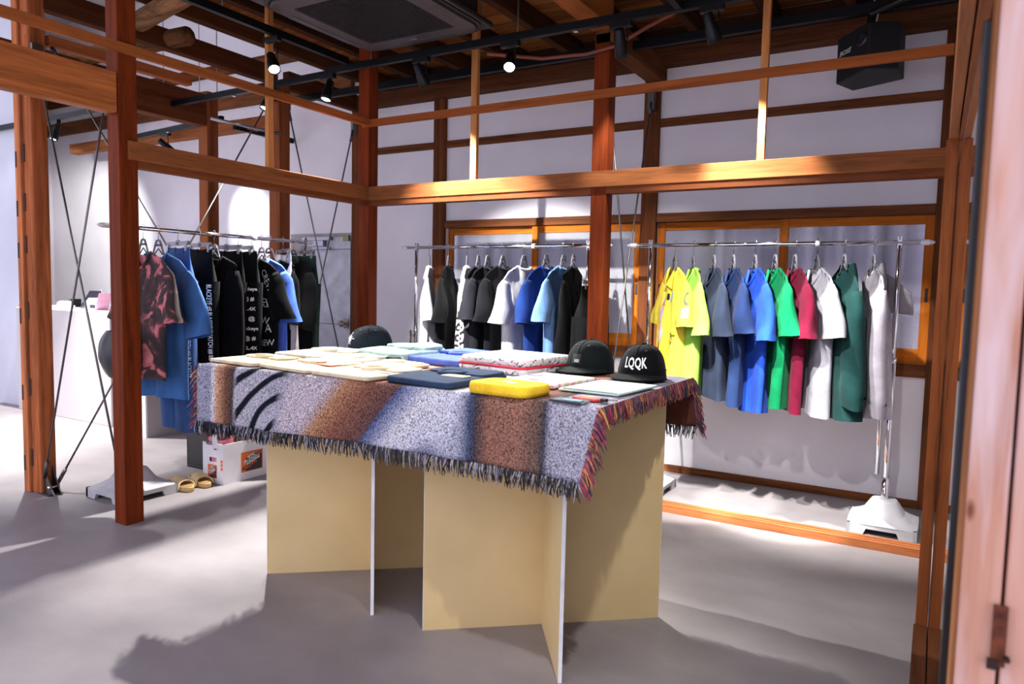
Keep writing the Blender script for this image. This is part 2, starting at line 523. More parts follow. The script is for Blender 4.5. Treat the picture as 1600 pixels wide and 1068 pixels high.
# ================================================================== TIMBER FRAME
def post(x, y, s, z1, label, col=KEYAKI, z0=0, rough=0.35):
    o = bx((x - s, y - s, z0), (x + s, y + s, z1)).build('timber_post', wood(col, 'z', rough, 0.32), bevel=0.004)
    return tag(o, label, 'post')
S = 0.0495
post(0, -1.8276, S, 2.95, 'dark red varnished timber post nearest on the left, cracked at its foot')
post(0, 0, S, 2.95, 'dark red varnished timber post at the inner corner where both beams meet')
post(1.836, 0, S, 2.76, 'dark red varnished timber post between the two coloured clothes racks')
post(3.68, 0.0, 0.028, 2.8, 'slim brown post behind the end of the right clothes rack', DARK)
def post2(name, a, b, label, col, **kw):
    return tag(bx(a, b).build(name, wood(col, 'z', 0.5, 0.3, **kw), bevel=0.004), label, 'post')
post2('timber_post', (-0.965, -0.062, 0), (-0.85, 0.045, 2.80), 'brown timber post beside the grey door', (132, 76, 46))
post2('timber_post', (-1.88, -0.02, 0.992), (-1.765, 0.09, 2.86), 'brown timber post above the service counter end', (140, 80, 48))
o = bx((3.593, -0.935, 0), (3.6325, -0.875, 1.84)).build('timber_post', wood((140, 78, 44), 'z', 0.4, 0.25), bevel=0.003)
tag(o, 'narrow varnished upright at the far edge of the tall mirror', 'post')
# raw double post at the far left with mortise scars
fp = thing('timber_post', 'raw knotty double post with mortise scars at the far left', 'post', (-0.95, -1.80, 0))
rw = wood(RAW, 'z', 0.6, 0.4, 1.0, True)
MB().box((-0.082, -0.045, 0), (-0.022, 0.05, 2.9)).build('post_half', rw, fp, bevel=0.006)
MB().box((-0.016, -0.03, 0), (0.08, 0.06, 2.9)).build('post_half', wood((164, 92, 54), 'z', 0.55, 0.4, 1.0, True), fp, bevel=0.01)
MB().box((-0.024, 0.0, 0), (-0.014, 0.05, 2.9)).build('dark_seam', plain((50, 26, 16), 0.8), fp)
for z in (0.13, 0.55, 1.0, 1.38, 1.62, 1.9):
    MB().box((-0.073, -0.047, z), (-0.058, -0.038, z + 0.09)).build('mortise', plain((66, 34, 20), 0.9), fp)
    MB().box((-0.018, -0.034, z + 0.03), (0.002, -0.025, z + 0.13)).build('mortise', plain((66, 34, 20), 0.9), fp)
# foreground posts at the right edge
FGW = NT('weathered_wood')
_g = FGW.n('ShaderNodeTexNoise', i_Scale=1.6, i_Detail=5.0, i_Distortion=0.5); FGW.l(FGW.coords((16, 16, 0.9)), _g.inputs['Vector'])
_c = FGW.ramp(_g.outputs['Fac'], [(0.32, (178, 122, 98)), (0.5, (200, 146, 122)), (0.68, (214, 166, 146))])
_p = FGW.n('ShaderNodeTexNoise', i_Scale=1.0, i_Detail=3.0, i_Distortion=0.4); FGW.l(FGW.coords((22, 22, 2.6), loc=(0.2, 0, 0.4)), _p.inputs['Vector'])
_pf = FGW.ramp(_p.outputs['Fac'], [(0.46, (0, 0, 0)), (0.66, (255, 255, 255))])
_m = FGW.n('ShaderNodeMix', data_type='RGBA'); FGW.l(_pf, _m.inputs[0]); FGW.l(_c, _m.inputs[6]); _m.inputs[7].default_value = lin((218, 188, 182))
_k = FGW.n('ShaderNodeTexVoronoi', i_Scale=3.0); FGW.l(FGW.coords((4, 4, 1.6), loc=(0.1, 0.3, 0.7)), _k.inputs['Vector'])
_kf = FGW.ramp(_k.outputs['Distance'], [(0.06, (255, 255, 255)), (0.11, (0, 0, 0))])
_m2 = FGW.n('ShaderNodeMix', data_type='RGBA'); FGW.l(_kf, _m2.inputs[0]); FGW.l(_m.outputs[2], _m2.inputs[6]); _m2.inputs[7].default_value = lin((128, 74, 56))
FGW.l(_m2.outputs[2], FGW.b.inputs['Base Color']); FGW.b.inputs['Roughness'].default_value = 0.7; FGW.b.inputs['Specular IOR Level'].default_value = 0.1
for (x0, x1, lb) in ((3.648, 3.699, 'pale sun-washed timber post close to the lens at the right edge'), (3.7035, 3.82, 'second pale timber post outermost at the right edge')):
    o = bx((x0, -2.78, 0), (x1, -2.68, 2.75)).build('timber_post', FGW.m, bevel=0.004)
    tag(o, lb, 'post')
tag(bx((3.6425, -2.775, 0), (3.6475, -2.69, 2.75)).build('shaded_side', wood((150, 98, 62), 'z', 0.6, 0.2)), 'added darker strip standing in for the shaded left side of the nearest pale post', 'strip')  # added strip, its darker brown paints the shade on the post's left face
ir = thing('hinge_plate', 'rusty iron plate in the gap between the two foreground posts', 'plate', (3.70, -2.785, 0.78))
MB().box((-0.010, -0.004, -0.04), (0.008, 0.0, 0.05)).build('plate', plain((96, 48, 26), 0.7, 0.4, 0.5, 0.4, 40), ir)
MB().box((-0.014, -0.007, -0.045), (0.0, -0.002, -0.03)).tube([(0.010, -0.004, -0.025), (0.010, -0.012, -0.025)], 0.004, 8).build('bolt', plain((50, 34, 26), 0.6, 0.5), ir)

def beam(a, b, label, col, axis, rough=0.4, cat='beam', name='timber_beam', **kw):
    return tag(bx(a, b).build(name, wood(col, axis, rough, 0.28, **kw), bevel=0.004), label, cat)
# nageshi (upper board) + kamoi (grooved lower rail): front line and left line
def kamoi(name, label, axis, lo, hi):
    root = thing(name, label, 'beam', (0, 0, 0))
    o_ = S + 0.02
    hc = wood((142, 86, 50), axis, 0.33, 0.25); hd = wood((122, 68, 40), axis, 0.4, 0.25)
    if axis == 'x':
        bx((lo - (0.02), -o_, 1.872), (hi, -S + 0.03, 1.966)).build('face_board', hc, root, bevel=0.003)
        for a, b in ((S, 1.836 - S), (1.836 + S, hi)):
            m = MB(); m.box((a, -S, 1.862), (b, S - 0.02, 1.90)); m.box((a, -S, 1.836), (b, -S + 0.022, 1.862)); m.box((a, -S + 0.036, 1.836), (b, -S + 0.048, 1.862)); m.box((a, S - 0.034, 1.836), (b, S - 0.02, 1.862))
            m.build('grooved_rail', hd, root, bevel=0.002)
    else:
        bx((S - 0.03, lo, 1.872), (o_, hi, 1.966)).build('face_board', hc, root, bevel=0.003)
        m = MB(); a, b = -1.8276 + S, -S
        m.box((-S + 0.02, a, 1.862), (S, b, 1.90)); m.box((S - 0.022, a, 1.836), (S, b, 1.862)); m.box((S - 0.048, a, 1.836), (S - 0.036, b, 1.862))
        m.build('grooved_rail', hd, root, bevel=0.002)
    return root
kamoi('lintel_beam', 'honey coloured lintel beam running right above the coloured clothes', 'x', S + 0.02, 3.60)
kamoi('lintel_beam', 'honey coloured lintel beam running back above the left clothes rack', 'y', -1.833, -S - 0.02)
ra = wood((168, 96, 50), 'x', 0.38, 0.25); rb = wood((160, 92, 50), 'y', 0.38, 0.25)
tag(bx((-0.0, -S - 0.018, 2.385), (3.60, -S + 0.004, 2.436)).build('upper_rail', wood((150, 82, 42), 'x', 0.38, 0.25), bevel=0.003), 'thin upper rail running right in front of the white back wall', 'rail')
tag(bx((S - 0.004, -3.9, 2.385), (S + 0.018, -S - 0.018, 2.436)).build('upper_rail', wood((156, 88, 46), 'y', 0.38, 0.25), bevel=0.003), 'thin upper rail running toward the viewer at upper left', 'rail')
for (x0, y0, x1, y1, lb) in ((0.926, -S - 0.012, 0.972, -S + 0.02, 'slim upright between lintel and ceiling above the white t-shirt'), (2.737, -S - 0.012, 2.775, -S + 0.02, 'slim upright between lintel and ceiling above the green t-shirt'), (S - 0.02, -0.955, S + 0.012, -0.915, 'slim upright on the left lintel beneath a lit spotlight')):
    m = bx((x0, y0, 1.966), (x1, y1, 2.95)).build('hanging_strut', wood((196, 130, 76), 'z', 0.4, 0.22), bevel=0.002)
    tag(m, lb, 'strut')
beam((-0.03, -3.9, 2.093), (0.05, -1.833 - S, 2.29), 'broad honey brown beam at the upper left edge meeting the nearest post', (176, 102, 56), 'y')
beam((1.77, -3.6, 2.775), (1.90, -S - 0.0, 2.93), 'heavy orange brown ceiling beam running toward the viewer over the middle post', (150, 86, 44), 'y', 0.6)
beam((1.79, -S, 2.70), (1.905, 0.90, 2.84), 'old weathered tie beam between the middle post and back wall', (104, 66, 40), 'y', 0.7)
beam((-0.93, -1.75, 2.79), (-0.86, -0.062, 2.92), 'dark ceiling beam above the left clothes rack', (80, 46, 28), 'y', 0.7)
beam((-0.93, 0.045, 2.785), (-0.86, 0.86, 2.92), 'short dark ceiling beam between the door side post and back wall', (80, 46, 28), 'y', 0.7)
beam((-1.88, -2.6, 2.57), (-1.765, -0.02, 2.83), 'deep dark brown beam resting on the counter end post', (108, 60, 36), 'y', 0.6)
beam((-0.93, -1.72, 2.60), (-0.87, -0.8, 2.66), 'thin brown tie piece under the dark beam at upper left', (150, 86, 50), 'y', 0.6)
beam((-4.5, 0.32, 2.60), (-1.3, 0.42, 2.70), 'brown beam crossing the far left room near its ceiling', (150, 92, 56), 'x', 0.6)
# lintel on the mirror side (runs toward the viewer)
kr = thing('lintel_beam', 'pale brown lintel over the tall mirror at upper right', 'beam', (3.65, -1.8, 1.84))
MB().box((-0.05, -0.88, 0.0), (-0.022, 0.94, 0.11)).build('face_board', wood((188, 124, 84), 'y', 0.5, 0.2), kr, bevel=0.003)
MB().box((-0.018, -0.88, 0.0), (0.006, 0.94, 0.07)).build('grooved_rail', wood((170, 106, 70), 'y', 0.5, 0.2), kr, bevel=0.003)
MB().box((-0.028, -0.88, 0.06), (0.055, 1.84, 0.20)).build('back_board', wood((160, 98, 62), 'y', 0.5, 0.2), kr, bevel=0.003)
# floor sill
sl = MB(); sl.box((S, -S, 0), (3.60, 0.045, 0.034)); sl.box((S, -S, 0.034), (3.60, -S + 0.02, 0.044)); sl.box((S, -0.014, 0.034), (3.60, 0.0, 0.044)); sl.box((S, 0.026, 0.034), (3.60, 0.045, 0.044))
tag(sl.build('sill_track', wood((178, 108, 66), 'x', 0.4, 0.25), bevel=0.002), 'grooved wooden door sill lying on the floor before the coloured rack', 'sill')

tag(bx((3.588, -3.3, 0), (3.633, -0.937, 0.03)).build('sill_track', wood((96, 56, 34), 'y', 0.45, 0.25), bevel=0.002), 'dark wooden floor sill along the foot of the tall mirror', 'sill')
# steel bracing rods ----------------------------------------------------
def rods(name, label, pairs, brk):
    a0 = Vector(pairs[0][0])
    root = thing(name, label, 'brace', tuple(a0))
    for a, b in pairs:
        MB().tube([Vector(a) - a0, Vector(b) - a0], 0.006, 8).build('rod', metal((128, 124, 122), 0.4), root, smooth=True)
        d = (Vector(b) - Vector(a)).normalized()
        for p, s in ((Vector(a), 1), (Vector(b), -1)):
            m = MB().tube([p - a0, p - a0 + d * s * 0.11], 0.011, 8)
            m.build('turnbuckle', metal((96, 94, 94), 0.45), root, smooth=True)
    for (p, sx, sy, sz) in brk:
        p = Vector(p) - a0
        MB().box((p.x - sx, p.y - sy, p.z - sz), (p.x + sx, p.y + sy, p.z + sz)).tube([(p.x - sx - 0.006, p.y, p.z), (p.x + sx + 0.006, p.y, p.z)], 0.012, 8).build('bracket', metal((120, 116, 112), 0.4), root, bevel=0.002)
rods('cross_brace', 'crossed steel rods between the raw double post and the nearest red post',
     [((-0.86, -1.815, 0.10), (-0.06, -1.82, 2.48)), ((-0.86, -1.80, 2.50), (-0.06, -1.815, 0.10))],
     [((-0.06, -1.82, 0.07), 0.012, 0.03, 0.07), ((-0.85, -1.80, 2.52), 0.012, 0.03, 0.06), ((-0.06, -1.82, 2.5), 0.012, 0.03, 0.06)])
rods('cross_brace', 'long crossed steel rods behind the left clothes rack',
     [((-0.875, -1.745, 0.03), (-0.875, -0.10, 2.72)), ((-0.89, -1.70, 2.60), (-0.89, -0.10, 0.12))],
     [((-0.875, -0.085, 2.72), 0.012, 0.03, 0.06)])
rods('cross_brace', 'crossed steel rods in front of the grey door',
     [((-0.895, 0.09, 0.15), (-0.895, 0.80, 2.62)), ((-0.91, 0.08, 2.66), (-0.91, 0.81, 0.15))],
     [((-0.90, 0.82, 2.66), 0.012, 0.03, 0.08), ((-0.90, 0.07, 2.68), 0.012, 0.02, 0.05)])
rods('cross_brace', 'crossed steel rods beside the middle red post',
     [((1.83, 0.09, 0.15), (1.83, 0.82, 2.58)), ((1.815, 0.08, 2.6), (1.815, 0.82, 0.15))],
     [((1.825, 0.835, 2.60), 0.022, 0.03, 0.09)])
# steel shoe at the raw post's foot
sh = thing('steel_shoe', 'grey steel anchor shoe at the foot of the raw double post', 'bracket', (-0.85, -1.80, 0))
MB().prism([(-0.075, 0), (0.085, 0), (0.055, 0.035), (-0.02, 0.16), (-0.06, 0.16)], -0.012, -0.004, 'y').build('side_plate', metal((112, 108, 104), 0.4), sh, bevel=0.001)
MB().prism([(-0.075, 0), (0.085, 0), (0.055, 0.035), (-0.02, 0.16), (-0.06, 0.16)], 0.03, 0.038, 'y').build('side_plate', metal((112, 108, 104), 0.4), sh, bevel=0.001)
MB().box((-0.06, -0.03, 0), (0.06, 0.05, 0.01)).build('foot_plate', metal((90, 88, 88), 0.45), sh)
MB().tube([(0.03, -0.02, 0.045), (0.03, 0.045, 0.045)], 0.009, 8).build('bolt', CHROME, sh, smooth=True)

# mirror -------------------------------------------------------------------
mr = thing('tall_mirror', 'tall black framed mirror standing along the right wall', 'mirror', (3.648, -1.78, 0))
gm = NT('mirror'); gm.b.inputs['Base Color'].default_value = (0.9, 0.9, 0.92, 1); gm.b.inputs['Metallic'].default_value = 1; gm.b.inputs['Roughness'].default_value = 0.01
MB().box((-0.0135, -0.815, 0.02), (-0.008, 0.83, 1.69)).build('mirror_glass', gm.m, mr)
m = MB(); m.box((-0.014, -0.845, 0), (0.016, -0.815, 1.71)); m.box((-0.0136, -0.815, 1.69), (0.016, 0.83, 1.71)); m.box((-0.0136, -0.815, 0), (0.016, 0.83, 0.02)); m.box((-0.006, -0.815, 0.02), (0.016, 0.83, 1.69))
m.build('frame', plain((14, 15, 20), 0.25), mr, bevel=0.003)

# ================================================================== TRACKS, LAMPS, AC, SPEAKER
TRK = plain((8, 8, 10), 0.45, 0, 0.2)
def track(a, b, label, hang=(), up=0.36):
    a = Vector(a); b = Vector(b)
    root = thing('lighting_track', label, 'track', tuple(a))
    d = b - a
    n = Vector((-d.y, d.x, 0)).normalized() * 0.017
    m = MB()
    p = [Vector((0, 0, 0)) - n, Vector((0, 0, 0)) + n, d + n, d - n]
    vs = [(q.x, q.y, -0.022) for q in p] + [(q.x, q.y, 0.022) for q in p]
    m.add(vs, [(0, 3, 2, 1), (4, 5, 6, 7), (0, 1, 5, 4), (1, 2, 6, 5), (2, 3, 7, 6), (3, 0, 4, 7)])
    m.build('rail', TRK, root, bevel=0.002)
    for t in hang:
        q = d * t
        MB().tube([(q.x, q.y, 0.02), (q.x, q.y, up)], 0.004, 6).build('hanger_rod', metal((150, 150, 150), 0.4), root)
    m = MB(); q = d * 0.5
    m.box((q.x - 0.012, q.y - 0.012, -0.03), (q.x + 0.012, q.y + 0.012, -0.02)).build('joint_screw', CHROME, root)
    return root
ZT = 2.70
track((-0.02, -0.37, ZT), (3.65, -0.37, ZT), 'black lighting track running right beneath the ceiling joists', (0.1, 0.4, 0.8))
track((-2.0, -0.33, ZT - 0.02), (-0.02, -0.37, ZT), 'black lighting track crossing left above the clothes rack', (0.06, 0.4), 1.62)
track((0.17, -0.40, ZT + 0.03), (0.17, -3.6, ZT + 0.03), 'black lighting track running toward the viewer left of the air conditioner', (0.3,))
track((0.2, -1.80, ZT + 0.03), (2.38, -1.80, ZT + 0.03), 'black lighting track on the near side of the air conditioner', (0.1,))
track((2.40, -0.40, ZT), (2.40, -3.0, ZT), 'black lighting track running toward the viewer over the coloured clothes', (0.1,))
track((-5.0, -0.44, ZT), (-2.2, -0.44, ZT), 'black lighting track above the service counter', (0.5,), 1.6)
track((-2.56, -0.46, ZT), (-2.56, -1.9, ZT), 'black lighting track running toward the viewer over the left room', (0.6,), 1.6)
track((-3.5, 0.30, 2.66), (-1.75, 0.12, 2.66), 'black lighting track in front of the far left wall', (0.8,), 1.64)
track((-1.70, 0.20, 2.60), (-1.70, 0.86, 2.60), 'short black track piece reaching the back wall at left')

LAMPB = plain((12, 12, 14), 0.4, 0, 0.25)
def lamp(pos, tgt, label, lit=True, zt=None):
    root = thing('track_spotlight', label, 'spotlight', pos)
    p = Vector(pos)
    zt = (zt or ZT) - 0.022
    MB().box((-0.06, -0.018, zt - p.z - 0.03), (0.06, 0.018, zt - p.z)).build('adapter', LAMPB, root, bevel=0.003)
    d = (Vector(tgt) - p).normalized()
    M = d.to_track_quat('Z', 'Y').to_matrix().to_4x4()
    m = MB().tube([(0.03, 0, zt - p.z - 0.03), (0.038, 0, zt - p.z - 0.06), (0.038, 0, 0)], 0.004, 6)
    m.build('yoke', LAMPB, root)
    body = MB().lathe([(0.0, -0.075), (0.022, -0.075), (0.026, -0.07), (0.027, -0.02), (0.034, 0.0), (0.036, 0.045), (0.036, 0.07), (0.032, 0.07), (0.030, 0.058)], 20, 0, M, cap=False)
    body.build('housing', LAMPB, root, smooth=True)
    MB().lathe([(0.0, 0.060), (0.030, 0.060)], 20, 0, M, cap=False).build('lens', LAMPF if lit else plain((60, 60, 64), 0.2), root)
    return root
LL = ['lit track spotlight left of the air conditioner', 'lit track spotlight right of the air conditioner', 'lit track spotlight just left of the inner corner post', 'lit track spotlight before the post beside the door', 'lit track spotlight on the near track aimed at white clothes', 'lit track spotlight on the near track aimed at coloured clothes', None, None, 'black track spotlight aimed away just right of the big ceiling beam', 'small black spotlight on a bracket in front of the far left wall', 'lit track spotlight at the left edge of the picture', 'lit track spotlight above the service counter', 'lit spotlight at the far left end of the counter track', None, 'black track spotlight nearest the wall speaker', 'black track spotlight between corner post and slim upright', None]
for (p, t, wt, cone, bl), lb in zip(SPOTS, LL):
    if lb: lamp(p, t, lb, 'lit' in lb, 2.73 if p[0] in (0.15, 0.95) else (2.66 if p[1] == 0.216 else None))

# air conditioner cassette
ac = thing('air_conditioner', 'black ceiling cassette air conditioner with square mesh grille', 'air conditioner', (0.85, -0.89, 2.75))
ACM = plain((36, 35, 38), 0.45)
def rrect(hx, hy, r, n=6):
    pts = []
    for cx, cy, a0 in ((hx - r, hy - r, 0), (-hx + r, hy - r, 90), (-hx + r, -hy + r, 180), (hx - r, -hy + r, 270)):
        for i in range(n + 1):
            a = R(a0 + 90 * i / n)
            pts.append((cx + r * math.cos(a), cy + r * math.sin(a)))
    return pts
MB().prism([(-0.47, -0.47), (0.47, -0.47), (0.47, 0.47), (-0.47, 0.47)], 0.0, 0.035).build('panel', ACM, ac, bevel=0.012)
def ring(mb, o1, i1, z0, z1):
    n = len(o1)
    vs = [(p[0], p[1], z0) for p in o1] + [(p[0], p[1], z0) for p in i1] + [(p[0], p[1], z1) for p in o1] + [(p[0], p[1], z1) for p in i1]
    fs = []
    for i in range(n):
        j = (i + 1) % n
        fs += [(i, n + i, n + j, j), (i, j, 2 * n + j, 2 * n + i), (n + i, 3 * n + i, 3 * n + j, n + j)]
    return mb.add(vs, fs)
ring(MB(), rrect(0.455, 0.455, 0.13), rrect(0.435, 0.435, 0.12), -0.008, 0.001).build('outlet_ring', plain((14, 14, 16), 0.5), ac)
ring(MB(), rrect(0.43, 0.43, 0.12), rrect(0.31, 0.31, 0.012), -0.02, 0.001).build('inner_frame', plain((52, 49, 53), 0.4), ac, bevel=0.004)
g = MB()
for i in range(31):
    q = -0.30 + 0.02 * i
    g.box((q - 0.002, -0.31, -0.017), (q + 0.002, 0.31, -0.011)); g.box((-0.31, q - 0.002, -0.016), (0.31, q + 0.002, -0.010))
tag(g.build('grille_mesh', plain((28, 27, 30), 0.5), ac), kind='stuff')
for i in range(4):
    a = R(90 * i)
    M = Matrix.Rotation(a, 4, 'Z')
    m = MB().box((-0.24, 0.385, -0.022), (0.24, 0.43, -0.016), 0, M)
    m.build('louvre', plain((44, 42, 46), 0.3), ac, bevel=0.002)
    MB().tube([(M @ Vector((0.42, 0.40, 0.03))), (M @ Vector((0.42, 0.40, 0.33)))], 0.005, 6).build('hanger_rod', STEEL, ac)
MB().box((-0.40, -0.40, 0.035), (0.40, 0.40, 0.29)).build('casing', plain((24, 24, 26), 0.6), ac)
MB().box((-0.045, 0.346, -0.0215), (0.005, 0.358, -0.0195)).build('badge', plain((120, 118, 122), 0.4), ac)

# loudspeaker
sp = thing('wall_speaker', 'black wedge loudspeaker hung high before the back wall', 'speaker', (3.20, 0.42, 2.455), rot=(R(-6), R(-3), R(-16)))
poly = [(-0.165, -0.01), (0.045, -0.115), (0.165, -0.02), (0.14, 0.14), (-0.13, 0.14)]
MB().prism(poly, 0, 0.255).build('cabinet', plain((20, 20, 22), 0.55), sp, bevel=0.006)
u = (Vector((0.045, -0.115, 0)) - Vector((-0.165, -0.01, 0))).normalized(); nn = Vector((u.y, -u.x, 0))
q_ = Vector((-0.165, -0.01, 0)) + u * 0.062
Mt = Matrix(((u.x, 0, nn.x, q_.x), (u.y, 0, nn.y, q_.y), (0, 1, 0, 0.155), (0, 0, 0, 1)))
text_mb('BOSE', 0.036, Mt @ Matrix.Translation((0, 0, 0.002)) @ Matrix.Rotation(R(0), 4, 'Z'), shear=0.35, bold=0.0008).build('lettering', plain((205, 205, 208), 0.5), sp)
MB().lathe([(0.0, 0.004), (0.016, 0.004), (0.034, 0.016), (0.036, 0.0)], 20, 0, Matrix.Translation((0.005, -0.095, 0.175)) @ Vector((-0.45, -0.9, 0)).to_track_quat('Z', 'Y').to_matrix().to_4x4(), cap=False).build('tweeter', plain((40, 40, 46), 0.3), sp, smooth=True)
MB().box((-0.05, -0.02, 0.235), (0.05, 0.06, 0.25)).tube([(0, 0.02, 0.25), (0, 0.03, 0.56)], 0.022, 12).build('bracket', metal((70, 68, 66), 0.45), sp)
MB().tube([(0.03, 0.0, 0.27), (0.055, -0.02, 0.35), (0.02, 0.0, 0.42), (0.05, 0.02, 0.52)], 0.003, 6).build('cable', WHITEP, sp, smooth=True)
tag(MB().tube([(3.22, 0.25, 2.74), (3.45, -0.05, 2.70), (3.66, -0.35, 2.62)], 0.016, 10).build('steel_pipe', metal((120, 118, 120), 0.3), smooth=True), 'grey steel stay pipe crossing above the speaker', 'pipe')
tag(MB().tube([(1.2, -0.30, 2.66), (1.5, -0.16, 2.63), (1.75, -0.075, 2.645), (1.93, -0.085, 2.66), (2.15, -0.16, 2.71), (2.5, -0.30, 2.76)], 0.011, 8).build('conduit', plain((120, 56, 40), 0.6), smooth=True), 'red brown flexible conduit wrapped over the middle post top', 'conduit')
tag(MB().tube([(-0.86, -0.66, 2.41), (-0.86, -0.05, 2.42)], 0.012, 8).build('steel_pipe', metal((170, 176, 190), 0.3), smooth=True), 'short steel tie pipe behind the nearest post at upper left', 'pipe')
# black ceiling frame rail behind the air conditioner
tag(bx((-1.2, 0.24, 2.74), (3.6, 0.28, 2.79)).build('ceiling_bar', plain((8, 8, 10), 0.5, 0, 0.2)), 'black ceiling bar close to the back wall', 'bar')

# ================================================================== CLOTHES RACKS
CONC = plain((176, 174, 178), 0.85, var=0.06)
CAPM = plain((226, 222, 228), 0.35)
def rack(label, p0, p1, zr, poles, base=0.17, vis=(1, 1), side=-1):
    """p0,p1: bar ends (xy); poles: parameters along the bar"""
    a = Vector((*p0, 0)); b = Vector((*p1, 0)); d = (b - a); L = d.length; d.normalize()
    ang = math.atan2(d.y, d.x)
    root = thing('garment_rack', label, 'clothes rack', tuple(a), ang)
    m = MB().tube([(0.02, 0, zr), (L - 0.02, 0, zr)], 0.0125, 14)
    m.build('bar', CHROME, root, smooth=True)
    for x, s in ((0, 1), (L, -1)):
        MB().tube([(x + s * 0.0, 0, zr), (x + s * 0.012, 0, zr), (x + s * 0.03, 0, zr), (x + s * 0.065, 0, zr)], [0.004, 0.010, 0.015, 0.015], 12).build('end_cap', CAPM, root, smooth=True)
    MB().tube([(L * 0.66, 0, zr), (L * 0.66 + 0.022, 0, zr)], 0.017, 12).build('bar_joint', CAPM, root, smooth=True)
    for k, x in enumerate(poles):
        m = MB().tube([(x, 0, 0.93), (x, 0, zr - 0.015)], 0.0135, 14)
        m.tube([(x, 0, 0.14), (x, 0, 0.93)], 0.0165, 14)
        m.tube([(x, 0, 0.915), (x, 0, 0.94)], 0.0185, 14)
        m.tube([(x, 0, 0.10), (x, 0, 0.28)], 0.0195, 14)
        m.build('pole', CHROME, root, smooth=True)
        m = MB().box((x - 0.011, -0.011, zr - 0.03), (x + 0.011, 0.011, zr + 0.016))
        m.box((x - 0.012, -0.012, zr + 0.012), (x - 0.004, 0.012, zr + 0.034)); m.box((x + 0.004, -0.012, zr + 0.012), (x + 0.012, 0.012, zr + 0.034))
        m.build('bar_clamp', metal((160, 158, 160), 0.3), root, bevel=0.001)
        MB().tube([(x + side * 0.045, 0, 0.3), (x + side * 0.045, 0, 0.925)], 0.013, 12).tube([(x, 0, 0.885), (x + side * 0.045, 0, 0.885)], 0.007, 8).build('side_tube', CHROME, root, smooth=True)
        # concrete base: flared block with arched openings below
        h = base
        def bf(u, v):
            a_ = 2 * PI * u
            c_, s_ = math.cos(a_), math.sin(a_)
            prof = [(1.0, 0.055), (1.0, 0.06), (0.80, 0.075), (0.60, 0.10), (0.44, 0.145), (0.36, 0.165), (0.30, 0.168)]
            q = v * (len(prof) - 1); i = min(int(q), len(prof) - 2); f = q - i
            rr = prof[i][0] * (1 - f) + prof[i + 1][0] * f; z = prof[i][1] * (1 - f) + prof[i + 1][1] * f
            e = 6 if v < 0.5 else 4
            sq = (abs(c_) ** e + abs(s_) ** e) ** (-1 / e)
            return (x + c_ * sq * h * rr, s_ * sq * h * rr, z)
        m = MB().grid(bf, 48, 13, wrap=True)
        n0 = len(m.v) - 48
        m.f.append(tuple(range(n0, n0 + 48))); m.mi.append(0)
        # skirt with four cut-outs
        for q in range(4):
            M = Matrix.Translation((x, 0, 0)) @ Matrix.Rotation(PI / 2 * q, 4, 'Z')
            m.prism([(-h * 0.985, 0.0), (-h * 0.5, 0.0), (-h * 0.42, 0.032), (h * 0.42, 0.032), (h * 0.5, 0), (h * 0.985, 0), (h * 0.985, 0.058), (-h * 0.985, 0.058)], -h * 0.985, -h * 0.86, 'y', 0, M)
        m.build('base', CONC, root, bevel=0.004)
    return root
YA, YBk, XL = 0.42, 0.38, -0.45
ZR = 1.560
rack('chrome clothes rack on concrete feet holding black and white clothes', (-0.03, YA), (1.74, YA), ZR + 0.004, (0.12 + 0.03, 1.60), side=-1)
rack('chrome clothes rack on concrete feet holding brightly coloured clothes', (1.87, YBk - 0.03), (3.572, YBk - 0.03), ZR - 0.005, (0.16, 1.54))
rack('chrome clothes rack on concrete feet holding denim and black clothes', (XL, -1.71), (XL, -0.10), ZR + 0.012, (0.18, 1.53), base=0.18)

